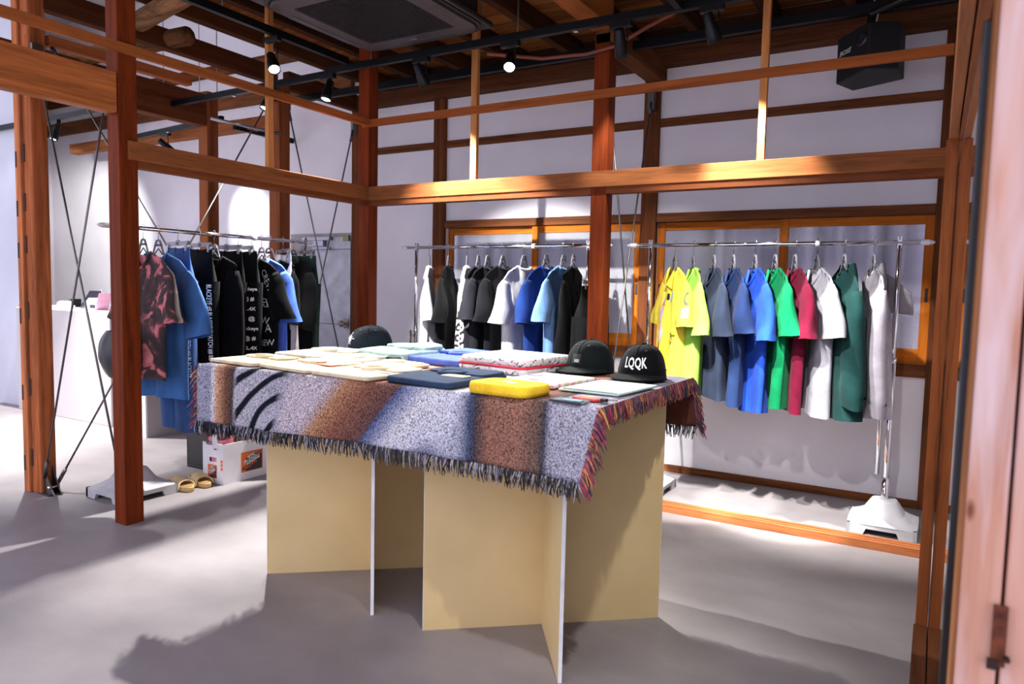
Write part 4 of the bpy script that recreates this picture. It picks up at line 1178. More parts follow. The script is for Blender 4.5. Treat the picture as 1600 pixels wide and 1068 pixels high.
r_, mt, lg = pants('L', -0.21, -12, 'dark green trousers at the far end of the denim rack', (44, 66, 56), 'clear clip hanger holding the dark green trousers', 1.08, 0.20, 44)
p = lg[0](0.86, 0.05)
tg = MB().box((p.x - 0.03, p.y - 0.02, p.z - 0.11), (p.x + 0.035, p.y - 0.017, p.z)).build('price_tag', plain((214, 196, 204), 0.5), r_)
MB().box((p.x + 0.012, p.y - 0.022, p.z - 0.09), (p.x + 0.03, p.y - 0.0205, p.z - 0.02)).build('tag_mark', plain((240, 120, 120), 0.6), tg)
# black nylon bag hanging from the near end of the denim rack
bg = thing('nylon_bag', 'black quilted nylon bag hanging behind the nearest red post', 'bag', (-0.45, -1.60, 1.572))
def bagf(u, v):
    a = 2 * PI * u; c, s_ = math.cos(a), math.sin(a)
    z = -0.60 - 0.27 * v
    k = (math.sin(PI * (0.12 + 0.80 * v))) ** 0.6 * (1 + 0.05 * math.sin(9 * a) * math.sin(8 * v))
    return Vector((-0.02 + 0.16 * c * k, 0.06 * s_ * k, z))
MB().grid(bagf, 30, 14, wrap=True).build('pouch', plain((24, 24, 28), 0.4), bg, smooth=True)
MB().tube([(-0.05, 0, -0.62), (-0.03, 0, -0.3), (0.0, 0, 0.0), (0.02, 0.01, -0.3), (0.02, 0, -0.62)], 0.006, 6).build('strap', BLACK, bg, smooth=True)

# ================================================================== DISPLAY TABLE
GYP = NT('board_face')
nz = GYP.n('ShaderNodeTexNoise', i_Scale=3.0, i_Detail=4.0); GYP.l(GYP.coords(), nz.inputs['Vector'])
GYP.l(GYP.ramp(nz.outputs['Fac'], [(0.3, (214, 186, 130)), (0.7, (226, 199, 143))]), GYP.b.inputs['Base Color'])
GYP.b.inputs['Roughness'].default_value = 0.55
GYPE = plain((238, 236, 238), 0.7)
tb = thing('display_table', 'display table on two crosses of yellowish boards with white edges', 'table', (1.93, -1.62, 0))
def panel(a, b, z1=0.905, th=0.0125, gap=0.0):
    a = Vector(a); b = Vector(b)
    d = (b - a); L = d.length; ang = math.atan2(d.y, d.x)
    M = Matrix.Translation((a.x - 1.93, a.y + 1.62, 0)) @ Matrix.Rotation(ang, 4, 'Z')
    m = MB().box((0.0, -th / 2, 0), (L, th / 2, z1), 0, M)
    # the two end strips are a different material: white plaster core
    m.box((-0.0012, -th / 2, 0), (0.0, th / 2, z1), 1, M); m.box((L, -th / 2, 0), (L + 0.0012, th / 2, z1), 1, M)
    return m.build('board_leg', [GYP.m, GYPE], tb)
panel((1.134, -1.898), (1.832, -1.315))
c1 = Vector((1.483, -1.606)); e1 = Vector((1.785, -1.955))
panel(e1, c1 + (c1 - e1).normalized() * 0.0065); panel(c1 + (c1 - e1).normalized() * 0.007, c1 * 2 - e1)
panel((2.022, -1.944), (2.723, -1.360))
c2 = Vector((2.371, -1.652)); e2 = Vector((2.614, -1.993))
panel(e2, c2 + (c2 - e2).normalized() * 0.0065); panel(c2 + (c2 - e2).normalized() * 0.007, c2 * 2 - e2)
TX0, TX1, TY0, TY1, TZ = 0.965, 2.762, -2.09, -1.19, 0.927
MB().box((TX0 + 0.01 - 1.93, TY0 + 0.012 + 1.62, 0.906), (TX1 - 0.012 - 1.93, TY1 - 0.01 + 1.62, 0.924)).build('tabletop', [GYP.m], tb)

# woven throw -----------------------------------------------------------
TH = NT('woven_throw')
tc = TH.n('ShaderNodeTexCoord'); sx = TH.n('ShaderNodeSeparateXYZ'); TH.l(tc.outputs['Object'], sx.inputs[0])
X, Y, Z = sx.outputs
w1 = TH.n('ShaderNodeMapRange', interpolation_type='SMOOTHSTEP'); w1.inputs[1].default_value = 1.35; w1.inputs[2].default_value = 1.6; TH.l(X, w1.inputs[0])
w2 = TH.n('ShaderNodeMapRange', interpolation_type='SMOOTHSTEP'); w2.inputs[1].default_value = 2.10; w2.inputs[2].default_value = 2.32; w2.inputs[3].default_value = 1; w2.inputs[4].default_value = 0; TH.l(X, w2.inputs[0])
wob = TH.n('ShaderNodeTexNoise', i_Scale=3.0, i_Detail=2.0); TH.l(TH.coords(), wob.inputs['Vector'])
cc = TH.math('ADD', X, TH.math('MULTIPLY', TH.math('MULTIPLY', TH.math('MULTIPLY', w1.outputs[0], w2.outputs[0]), 0.85), TH.math('SUBTRACT', 0.93, Z)))
cc = TH.math('ADD', cc, TH.math('MULTIPLY', TH.math('SUBTRACT', wob.outputs['Fac'], 0.5), 0.03))
fac = TH.math('MULTIPLY', TH.math('SUBTRACT', cc, 0.95), 1 / 1.83)
def px(x): return (x - 0.95) / 1.83
col = TH.ramp(fac, [(0.0, (174, 174, 190)), (px(1.045), (171, 171, 188)), (px(1.055), (242, 242, 242)), (px(1.085), (228, 171, 131)), (px(1.14), (136, 93, 69)), (px(1.185), (82, 69, 69)),
                    (px(1.20), (207, 202, 208)), (px(1.50), (198, 195, 203)), (px(1.58), (228, 213, 215)), (px(1.72), (222, 208, 212)), (px(1.80), (204, 150, 108)), (px(1.90), (156, 104, 82)), (px(2.03), (115, 82, 78)),
                    (px(2.045), (96, 106, 147)), (px(2.10), (168, 172, 198)), (px(2.17), (242, 240, 242)), (px(2.27), (225, 225, 237)), (px(2.325), (78, 90, 124)), (px(2.35), (82, 71, 76)),
                    (px(2.40), (161, 114, 94)), (px(2.50), (166, 119, 101)), (px(2.585), (106, 88, 79)), (px(2.60), (69, 71, 85)), (px(2.62), (179, 176, 190)), (1.0, (186, 183, 196))])
# drawn drapery folds on the left third: dark curved bands
mp = TH.n('ShaderNodeMapping'); mp.inputs['Location'].default_value = (-1.60, 0, -0.60); TH.l(tc.outputs['Object'], mp.inputs['Vector'])
sp2 = TH.n('ShaderNodeSeparateXYZ'); TH.l(mp.outputs['Vector'], sp2.inputs[0])
rad = TH.math('SQRT', TH.math('ADD', TH.math('POWER', sp2.outputs[0], 2.0), TH.math('MULTIPLY', TH.math('POWER', sp2.outputs[2], 2.0), 1.7)))
rad = TH.math('ADD', rad, TH.math('MULTIPLY', TH.math('SUBTRACT', wob.outputs['Fac'], 0.5), 0.10))
bands = TH.math('SINE', TH.math('MULTIPLY', rad, 62.0))
bm_ = TH.ramp(bands, [(0.30, (0, 0, 0)), (0.75, (255, 255, 255))])
mk = TH.ramp(fac, [(px(1.185), (0, 0, 0)), (px(1.21), (255, 255, 255)), (px(1.46), (255, 255, 255)), (px(1.52), (0, 0, 0))])
mm = TH.n('ShaderNodeMix', data_type='RGBA', blend_type='MULTIPLY'); mm.inputs[0].default_value = 1.0
TH.l(bm_, mm.inputs[6]); TH.l(mk, mm.inputs[7])
mx = TH.n('ShaderNodeMix', data_type='RGBA'); TH.l(mm.outputs[2], mx.inputs[0]); TH.l(col, mx.inputs[6]); mx.inputs[7].default_value = lin((30, 32, 44))
sp3 = TH.n('ShaderNodeTexNoise', i_Scale=210.0, i_Detail=2.0, i_Roughness=0.8); TH.l(TH.coords((1, 1, 0.75)), sp3.inputs['Vector'])
spk = TH.ramp(sp3.outputs['Fac'], [(0.40, (130, 128, 138)), (0.5, (215, 213, 216)), (0.60, (255, 255, 255))])
m2_ = TH.n('ShaderNodeMix', data_type='RGBA', blend_type='MULTIPLY'); m2_.inputs[0].default_value = 1.0
TH.l(mx.outputs[2], m2_.inputs[6]); TH.l(spk, m2_.inputs[7])
TH.l(m2_.outputs[2], TH.b.inputs['Base Color'])
TH.b.inputs['Roughness'].default_value = 0.95; TH.b.inputs['Specular IOR Level'].default_value = 0.1
TH.bump(sp3.outputs['Fac'], 0.5, 0.006)
throw = thing('woven_throw', 'fringed woven throw with orange, grey and blue picture over the table', 'blanket', (0, 0, 0))
def throwf(u, v):
    # v: 0 front hem .. 1 back hem
    Lf, Lt, Lb = 0.232, TY1 - TY0, 0.20
    tot = Lf + Lt + Lb
    q = v * tot
    x = TX0 - 0.008 + (TX1 - TX0 + 0.016) * u
    rip = 0.006 * math.sin(9 * x + 1) + 0.004 * math.sin(23 * x)
    if q < Lf:
        k = 1 - q / Lf
        z = TZ + 0.003 - (Lf + 0.012 * math.sin(2.2 * x)) * k
        y = TY0 - 0.010 - 0.012 * k - rip * k - 0.010 * sstep(0, 0.12, k)
        x -= 0.045 * k * sstep(0.75, 1.0, u) - 0.012 * k * sstep(0.25, 0, u)
        if k < 0.06: z = TZ + 0.003 - 0.004 * k / 0.06
    elif q < Lf + Lt:
        k = (q - Lf) / Lt
        y = TY0 - 0.010 + (Lt + 0.02) * k
        z = TZ + 0.003
    else:
        k = (q - Lf - Lt) / Lb
        y = TY1 + 0.012 + 0.012 * k + rip * k
        z = TZ + 0.003 - Lb * k
        x += 0.02 * k * sstep(0.8, 1.0, u)
    if u > 0.985 or u < 0.015:
        if Lf <= q <= Lf + Lt: z -= 0.004
    return Vector((x, y, z))
to = MB().grid(throwf, 150, 70).build('cloth', [TH.m, cloth((92, 52, 44), 0.95, 300)], throw, smooth=True)
so = to.modifiers.new('solid', 'SOLIDIFY'); so.thickness = 0.004; so.offset = -1; so.material_offset = 1; so.material_offset_rim = 0
YARN = [plain(c, 0.95, var=0.2, scale=60) for c in ((18, 18, 24), (36, 35, 44), (64, 62, 72), (150, 146, 154))]
YARC = [plain(c, 0.95, var=0.2, scale=60) for c in ((120, 44, 52), (66, 62, 92), (196, 128, 74), (128, 84, 90), (54, 52, 60), (150, 58, 84))]
def fringe(name, base, mats, ln, lab_=None, seed=3):
    """base: list of (point, down, out) along an edge"""
    rr = random.Random(seed); m = MB()
    for (p, dn, ou) in base:
        L = ln * rr.uniform(0.75, 1.15)
        sw = Vector((rr.uniform(-1, 1), rr.uniform(-1, 1), 0)) * 0.010
        side = dn.cross(ou)
        lean = side * rr.uniform(-0.012, 0.012)
        pts = [p, p + dn * L * 0.35 + ou * 0.004 + lean * 0.4 + sw * 0.3, p + dn * L * 0.7 + lean * 0.9 + ou * rr.uniform(-0.002, 0.006) + sw * 0.7, p + dn * L + lean * 1.2 + sw]
        m.tube(pts, [0.0024, 0.0023, 0.0020, 0.0012], 4, rr.randrange(len(mats)), cap=False)
    o = m.build(name, mats, throw, smooth=True)
    if lab_: o['label'] = lab_
    o['kind'] = 'stuff'
    return o
dn = Vector((0, 0, -1))
N = 580
fringe('fringe', [(throwf(i / N, 0.0) + Vector((random.uniform(-.003, .003), -0.003, 0.004)), dn, Vector((0, -1, 0))) for i in range(N + 1)], YARN, 0.052, 'black and grey yarn fringe', 1)
fringe('fringe', [(throwf(i / 440, 1.0) + Vector((0, 0.003, 0.004)), dn, Vector((0, 1, 0))) for i in range(441)], YARN, 0.055, 'black and grey yarn fringe', 2)
vt0, vt1 = 0.232 / 1.332, 1 - 0.2 / 1.332
side_r = []
for i in range(451):
    v = i / 450
    p = throwf(1.0, v)
    if vt0 < v < vt1:
        side_r.append((p + Vector((0.002, 0, 0.002)), Vector((0.10, 0, -1)).normalized(), Vector((1, 0, 0))))
    else:
        side_r.append((p + Vector((0.0, 0, 0)), Vector((0.55, 0, -0.85)).normalized(), Vector((0.85, 0, 0.5))))
fringe('fringe', side_r, YARC, 0.060, 'multicoloured yarn fringe', 3)
side_l = []
for i in range(261):
    v = i / 260
    p = throwf(0.0, v)
    if vt0 < v < vt1:
        side_l.append((p - Vector((0.002, 0, -0.002)), Vector((-0.25, 0, -1)).normalized(), Vector((-1, 0, 0))))
    else:
        side_l.append((p, Vector((-0.6, 0, -0.8)).normalized(), Vector((-0.8, 0, 0.6))))
fringe('fringe', side_l, YARC, 0.050, 'multicoloured yarn fringe', 4)

# ------------------------------------------------------------------ folded goods on the table
T0 = TZ + 0.0065
def slab(w, d, h, seed, r=0.02, lump=0.004):
    """a folded-cloth slab: rounded rectangle with soft edge, lumpy top"""
    rr = random.Random(seed); o1, o2 = rr.uniform(0, 9), rr.uniform(0, 9)
    m = MB()
    out = rrect(w / 2, d / 2, r, 5)
    n = len(out)
    rings = [(1.0, 0.0), (1.012, h * 0.35), (1.008, h * 0.7), (0.985, h * 0.97), (0.93, h), (0.75, h), (0.5, h), (0.25, h)]
    vs = []
    for k, z in rings:
        for (a, b) in out:
            zz = z
            kk = 1 - (1 - k) * 1.0
            x, y = a * kk, b * kk
            if k < 1: zz += lump * (math.sin(o1 + 17 * x) * math.cos(o2 + 15 * y) + 0.6 * math.sin(31 * y + o1)) * (1 - max(0, k - 0.7) / 0.3 * 0.6)
            vs.append((x + 0.006 * math.sin(o1 + 9 * y), y + 0.006 * math.sin(o2 + 8 * x), max(0, zz)))
    vs.append((0, 0, h))
    fs = [tuple(range(n))[::-1]]
    for j in range(len(rings) - 1):
        for i in range(n):
            fs.append((j * n + i, j * n + (i + 1) % n, (j + 1) * n + (i + 1) % n, (j + 1) * n + i))
    j = len(rings) - 1
    for i in range(n): fs.append((j * n + i, j * n + (i + 1) % n, len(vs) - 1))
    return m.add(vs, fs)
def folded(name, label, cat, cx, cy, w, d, h, rz, mat, seed, collar=True, z=None, sleeve=True, group=None, lump=0.004):
    root = thing(name, label, cat, (cx, cy, z if z is not None else T0), rz, group)
    slab(w, d, h, seed, lump=lump).build('folded_body', mat, root, smooth=True)
    if sleeve:
        m = slab(w * 0.9, d * 0.42, h * 0.42, seed + 50, 0.03, lump)
        m.v = [(p[0] + w * 0.02, p[1] + d * 0.26, p[2] + h * 0.98) for p in m.v]
        m.build('folded_sleeve', mat, root, smooth=True)
    if collar:
        m = MB()
        a, b = w * 0.17, d * 0.13
        pts = [(a * math.cos(t), d * 0.08 + b * math.sin(t), h * 1.05 + 0.004) for t in [2 * PI * i / 28 for i in range(29)]]
        m.tube(pts, 0.009, 8, cap=False)
        m.build('collar', mat, root, smooth=True)
        m = slab(a * 1.7, b * 1.7, 0.003, seed + 9, 0.02, 0.001)
        m.v = [(p[0], p[1] + d * 0.08, p[2] + h * 1.05) for p in m.v]
        m.build('neck_lining', mat, root, smooth=True)
    return root
BEI = cloth((214, 196, 164), 0.9, 800)
CRM = cloth((232, 222, 198), 0.9, 800)
folded('folded_shirt', 'folded beige shirt at the front left corner of the table', 'folded shirt', 1.115, -1.93, 0.30, 0.27, 0.015, R(-6), BEI, 1)
r2 = folded('folded_shirt', 'folded beige shirt with a red printed label near the table front', 'folded shirt', 1.435, -1.93, 0.31, 0.30, 0.015, R(-6), cloth((216, 196, 160), 0.9, 800), 2)
MB().box((0.055, -0.02, 0.0165), (0.145, 0.03, 0.0195)).build('printed_label', plain((220, 96, 76), 0.6), r2)
r3 = folded('folded_shirt', 'folded cream shirt at front beside the dark navy shirt', 'folded shirt', 1.755, -1.94, 0.31, 0.32, 0.014, R(-6), cloth((222, 204, 172), 0.9, 800), 3)
MB().box((0.05, -0.03, 0.015), (0.13, -0.01, 0.0175)).build('chest_print', plain((200, 220, 196), 0.6), r3)
folded('folded_shirt', 'folded pale cream shirt behind the beige ones at the table left', 'folded shirt', 1.13, -1.56, 0.31, 0.33, 0.020, R(-4), CRM, 4)
folded('folded_shirt', 'folded ivory shirt in the middle row between cream and mint shirts', 'folded shirt', 1.40, -1.63, 0.20, 0.24, 0.016, R(-5), cloth((236, 228, 206), 0.9, 800), 5)
folded('folded_shirt', 'folded ivory shirt in the middle row just before the blue sweatshirt', 'folded shirt', 1.66, -1.68, 0.24, 0.16, 0.013, R(-6), cloth((228, 216, 188), 0.9, 800), 6)
mt_ = folded('folded_jacket', 'folded mint and dark green jacket beside the dark cap', 'folded jacket', 1.45, -1.38, 0.30, 0.30, 0.042, R(-8), cloth((168, 196, 186), 0.85, 800, 0.4), 7, lump=0.008)
slab(0.29, 0.06, 0.016, 77, 0.02).build('dark_trim', plain((52, 64, 60), 0.8), mt_).location = (0.0, -0.135, 0.006)
folded('folded_sweatshirt', 'folded periwinkle blue sweatshirt in the back row', 'folded sweatshirt', 1.745, -1.35, 0.32, 0.36, 0.030, R(-7), cloth((92, 110, 190), 0.9, 700), 8, lump=0.007)
nv = folded('folded_shirt', 'folded dark navy shirt with a beige print at the table front', 'folded shirt', 2.095, -1.91, 0.30, 0.35, 0.021, R(-4), cloth((44, 60, 84), 0.9, 700), 9)
slab(0.10, 0.05, 0.003, 90, 0.01, 0.001).build('chest_print', plain((214, 186, 150), 0.7), nv).location = (0.06, -0.04, 0.0235)
# fleece stack with red trim
flm = NT('fleece'); nz = flm.n('ShaderNodeTexNoise', i_Scale=26.0, i_Detail=4.0, i_Distortion=2.2); flm.l(flm.coords(), nz.inputs['Vector'])
flm.l(flm.ramp(nz.outputs['Fac'], [(0.36, (96, 92, 96)), (0.43, (222, 218, 216)), (0.7, (232, 228, 226))]), flm.b.inputs['Base Color']); flm.b.inputs['Roughness'].default_value = 0.95; flm.bump(nz.outputs['Fac'], 0.6, 0.02)
fl = thing('fleece_blanket', 'folded white patterned fleece with a red trimmed edge', 'fleece', (2.10, -1.43, T0), R(-10))
slab(0.36, 0.34, 0.026, 11, 0.03, 0.006).build('lower_fold', flm.m, fl, smooth=True)
u_ = slab(0.345, 0.33, 0.032, 12, 0.03, 0.008); u_.v = [(p[0], p[1] + 0.004, p[2] + 0.029) for p in u_.v]; u_.build('upper_fold', flm.m, fl, smooth=True)
m = MB(); pts = [(p[0] * 1.01, p[1] * 1.01, 0.028) for p in rrect(0.178, 0.168, 0.03, 5)]; pts.append(pts[0]); m.tube(pts, 0.005, 6, cap=False); m.build('red_trim', plain((196, 40, 62), 0.8), fl, smooth=True)
# yellow beanie
ye = thing('folded_beanie', 'folded bright yellow beanie at the table front', 'beanie', (2.42, -2.03, T0), R(-6))
slab(0.235, 0.165, 0.034, 15, 0.04, 0.003).build('folded_knit', cloth((240, 190, 48), 0.9, 240, 0.1), ye, smooth=True)
slab(0.11, 0.028, 0.0025, 16, 0.008, 0.0).build('pale_print', plain((196, 220, 210), 0.7), ye).location = (-0.02, -0.01, 0.0345)
# printed scarf
scm = NT('printed_scarf'); ck = scm.n('ShaderNodeTexVoronoi', i_Scale=17.0, distance='CHEBYCHEV'); scm.l(scm.coords((1, 2.0, 1)), ck.inputs['Vector'])
sv = scm.n('ShaderNodeSeparateColor'); scm.l(ck.outputs['Color'], sv.inputs[0])
scm.l(scm.ramp(sv.outputs[0], [(0.0, (226, 214, 218)), (0.30, (226, 150, 146)), (0.48, (86, 84, 108)), (0.62, (232, 224, 226)), (0.86, (214, 186, 150))], 'CONSTANT'), scm.b.inputs['Base Color']); scm.b.inputs['Roughness'].default_value = 0.9
scf = thing('printed_scarf', 'folded scarf printed in pink, navy and white patches', 'scarf', (2.40, -1.72, T0), R(-6))
slab(0.23, 0.30, 0.014, 17, 0.01, 0.002).build('folded_scarf', scm.m, scf, smooth=True)
slab(0.05, 0.05, 0.010, 18, 0.01, 0.002).build('tan_corner', plain((206, 168, 120), 0.8), scf).location = (0.02, -0.165, 0)
# flat pale pouch
po = thing('flat_pouch', 'flat pale mint pouch lying before the two caps', 'pouch', (2.645, -1.735, T0), R(-3))
slab(0.215, 0.30, 0.008, 19, 0.006, 0.0008).build('pouch', plain((206, 226, 216), 0.35), po, smooth=True)
MB().box((-0.10, -0.148, 0.0085), (0.10, -0.142, 0.0105)).build('zip', plain((150, 170, 166), 0.3), po)
# small goods: cards, patch, key rings
cd = thing('clear_card_case', 'clear card case with a dark edge at the table front right', 'case', (2.665, -2.075, T0), R(-4))
MB().box((-0.055, -0.028, 0), (0.05, 0.03, 0.006)).build('case', clear_plastic((220, 232, 238)), cd, bevel=0.001)
MB().box((-0.056, -0.032, 0), (0.051, -0.0275, 0.007)).build('dark_edge', plain((32, 36, 44), 0.4), cd)
MB().box((-0.02, -0.024, 0.0062), (0.045, 0.0, 0.0085)).build('teal_band', plain((40, 110, 130), 0.5), cd)
kr_ = thing('red_patch', 'red woven patch key ring beside the clear card case', 'key ring', (2.685, -2.012, T0), R(-8))
MB().prism([(-0.045, -0.01), (-0.03, 0.022), (0.03, 0.026), (0.055, 0.008), (0.045, -0.02), (0.0, -0.022)], 0, 0.008).build('patch', plain((206, 62, 62), 0.7), kr_, bevel=0.002)
MB().prism([(-0.015, 0.0), (0.02, 0.004), (0.03, 0.016), (-0.005, 0.018)], 0.008, 0.0095).build('yellow_mark', plain((236, 190, 92), 0.7), kr_)
MB().lathe([(0.0, 0), (0.013, 0), (0.013, 0.009), (0.0, 0.009)], 14, 0, Matrix.Translation((0.058, 0.012, 0))).build('black_tip', BLACK, kr_)
ch = thing('chain_ring', 'small metal ball chain lying right of the red patch', 'chain', (2.745, -1.99, T0))
for k in range(5):
    a = 2 * PI * k / 5
    MB().tube([(0.012 * k - 0.024 + 0.008 * math.cos(t), 0.010 * math.sin(k * 2.2) + 0.006 * math.sin(t), 0.003) for t in [2 * PI * j / 12 for j in range(13)]], 0.0018, 6, cap=False).build('link', metal((150, 148, 150), 0.3), ch, smooth=True)

# caps -----------------------------------------------------------------
def cap_(label, x, y, rz, col, text=None, tsize=0.034, seed=1, tcol=None, squash=1.0, patch=None, figure=False, z=None, scale=1.0):
    root = thing('baseball_cap', label, 'cap', (x, y, z if z is not None else T0 + 0.001), rz)
    root.scale = (scale,) * 3
    mt = cloth(col, 0.9, 500, 0.2)
    A_, B_, H = 0.082, 0.098, 0.118 * squash   # half width, half length, height
    ph = seed * 1.7
    def shell(a, t, e=0.0):
        """a: angle, front = -y; t: 0 rim .. 1 crown"""
        th = t * PI / 2
        k = math.cos(th) ** 0.72; zz = H * math.sin(th) ** 0.9
        fr = max(0, -math.sin(a))
        k2 = k + 0.10 * fr * math.sin(th * 1.6) * (1 - t)
        dent = 1 - 0.035 * math.sin(2 * a + ph) * math.sin(PI * t) - 0.02 * math.sin(5 * a + ph) * math.sin(PI * t)
        x_ = A_ * math.cos(a) * k2 * dent; y_ = B_ * math.sin(a) * k2 * dent
        n = Vector((math.cos(a) * math.cos(th), math.sin(a) * math.cos(th), math.sin(th) + 0.05)).normalized()
        return Vector((x_, y_, zz + 0.010 * 0)) + n * e
    MB().grid(lambda u, v: shell(2 * PI * u, v), 48, 16, wrap=True).build('crown', mt, root, smooth=True)
    MB().grid(lambda u, v: shell(2 * PI * u, 0.16 * v, 0.0018), 48, 3, wrap=True).build('sweatband', mt, root, smooth=True)
    for k in range(6):
        a = PI / 6 + k * PI / 3
        MB().tube([shell(a, i / 10 * 0.97, 0.0006) for i in range(11)], 0.0013, 6).build('seam', mt, root, smooth=True)
        e = shell(PI / 3 * k, 0.62, 0.001)
        MB().lathe([(0, 0), (0.004, 0), (0.004, 0.0012), (0, 0.0012)], 10, 0, Matrix.Translation(e) @ (shell(PI / 3 * k, 0.62, 0.01) - shell(PI / 3 * k, 0.62, 0)).to_track_quat('Z', 'Y').to_matrix().to_4x4()).build('eyelet', plain(mul(col, 1.5), 0.8), root)
    MB().lathe([(0, 0.006), (0.005, 0.005), (0.008, 0.001), (0.008, -0.002)], 14, 0, Matrix.Translation((0, 0, H))).build('button', mt, root, smooth=True)
    def visor(u, v):
        a = PI + PI * (0.06 + 0.88 * u)
        p = Vector((A_ * math.cos(a) * 1.0, B_ * math.sin(a) * 1.0, 0.010))
        ext = 0.070 * (math.sin(PI * (0.06 + 0.88 * u))) ** 0.55
        q = p + Vector((0.18 * math.cos(a), math.sin(a), 0)).normalized() * ext * v
        q.z = 0.013 - 0.006 * v + 0.008 * (1 - (math.cos(a)) ** 2) * (1 - v)
        return q
    vo = MB().grid(visor, 30, 8).build('visor', mt, root, smooth=True)
    so = vo.modifiers.new('solid', 'SOLIDIFY'); so.thickness = 0.004; so.offset = 0
    def onfront(a0, z0, e=0.0025):
        # a0 metres sideways, z0 metres up
        t = min(0.95, max(0.02, math.asin(min(1, (z0 / H) ** (1 / 0.9))) / (PI / 2)))
        a = -PI / 2 + a0 / (A_ * 1.05)
        return shell(a, t, e)
    if patch:
        w_, h_, cz_ = patch
        MB().grid(lambda u, v: onfront(-w_ / 2 + w_ * u, cz_ - h_ / 2 + h_ * v, 0.002), 8, 5).build('patch', plain((18, 18, 18), 0.7), root, smooth=True)
    if text:
        cz_ = 0.058 if not patch else patch[2] - patch[1] * 0.2
        text_mb(text, tsize, None, fn=lambda a, b: onfront(a * 0.58 + 0.004, cz_ + b, 0.0035), bold=0.0012 if not patch else 0.0006, spacing=1.05).build('embroidery', plain((238, 238, 240), 0.7), root)
    if figure:
        m = MB()
        for ln in ([(-0.026, 0.062), (0.030, 0.062)], [(0.0, 0.088), (0.0, 0.056)], [(0.0, 0.058), (-0.009, 0.036)], [(0.0, 0.058), (0.010, 0.036)], [(-0.011, 0.072), (0.011, 0.052)], [(0.011, 0.072), (-0.011, 0.052)]):
            (a0, b0), (a1, b1) = ln
            m.tube([onfront(a0 + (a1 - a0) * i / 5, b0 + (b1 - b0) * i / 5, 0.002) for i in range(6)], 0.0022, 6)
        m.build('embroidery', plain((238, 238, 240), 0.7), root)
    return root
cap_('black cap with large white LQQK lettering at the table back right', 2.63, -1.375, R(4), (15, 15, 17), 'LQQK', 0.047, 1, scale=1.10)
cap_('dark green cap with a tiny black and white label patch', 2.38, -1.30, R(-10), (22, 28, 27), 'LQQK', 0.013, 3, patch=(0.042, 0.034, 0.052), scale=1.10)
cap_('washed charcoal cap with white star figure beside the mint jacket', 1.165, -1.27, R(-28), (38, 44, 52), None, 0.03, 5, figure=True, scale=1.12)

# ================================================================== FLOOR THINGS
# archive box
BXW = plain((236, 234, 238), 0.55, var=0.03)
bxr = thing('archive_box', 'white cardboard archive box with orange labels and open flaps', 'box', (-0.285, -0.93, 0))
hx, hy, hz, th = 0.098, 0.175, 0.255, 0.005
MB().box((-hx, -hy, 0), (hx, hy, 0.006)).build('bottom', BXW, bxr)
for (a, b) in (((hx - th, -hy, 0.006), (hx, hy, hz)), ((-hx, -hy, 0.006), (-hx + th, hy, hz))):
    MB().box(a, b).build('side_wall', BXW, bxr)
# near end wall with a hand hole
m = MB(); yy0, yy1 = -hy, -hy + th
m.box((-hx + th, yy0, 0.006), (hx - th, yy1, 0.135)); m.box((-hx + th, yy0, 0.165), (hx - th, yy1, hz)); m.box((-hx + th, yy0, 0.135), (-0.035, yy1, 0.165)); m.box((0.035, yy0, 0.135), (hx - th, yy1, 0.165))
m.build('end_wall', BXW, bxr)
MB().box((-hx + th, hy - th, 0.006), (hx - th, hy, hz)).build('end_wall', BXW, bxr)
MB().box((-hx + th + 0.001, -hy + th + 0.001, 0.008), (hx - th - 0.001, hy - th - 0.001, 0.012)).build('inside_board', plain((176, 128, 66), 0.8), bxr)
MB().box((-hx + th + 0.0005, -hy + 0.01, 0.02), (-hx + th + 0.0015, hy - 0.01, hz - 0.002)).build('inner_liner', plain((186, 136, 70), 0.8), bxr)
fM = Matrix.Translation((0, hy - 0.002, hz)) @ Matrix.Rotation(R(-58), 4, 'X')
MB().box((-hx, -0.0025, 0), (hx, 0.0025, 0.10), 0, fM).build('flap', BXW, bxr)
text_mb('BlackEye', 0.03, fM @ Matrix.Translation((-0.02, -0.004, 0.05)) @ Matrix.Rotation(PI / 2, 4, 'X')).build('flap_print', plain((190, 186, 190), 0.6), bxr)
ORG = plain((232, 112, 52), 0.6); DGY = plain((58, 54, 52), 0.6)
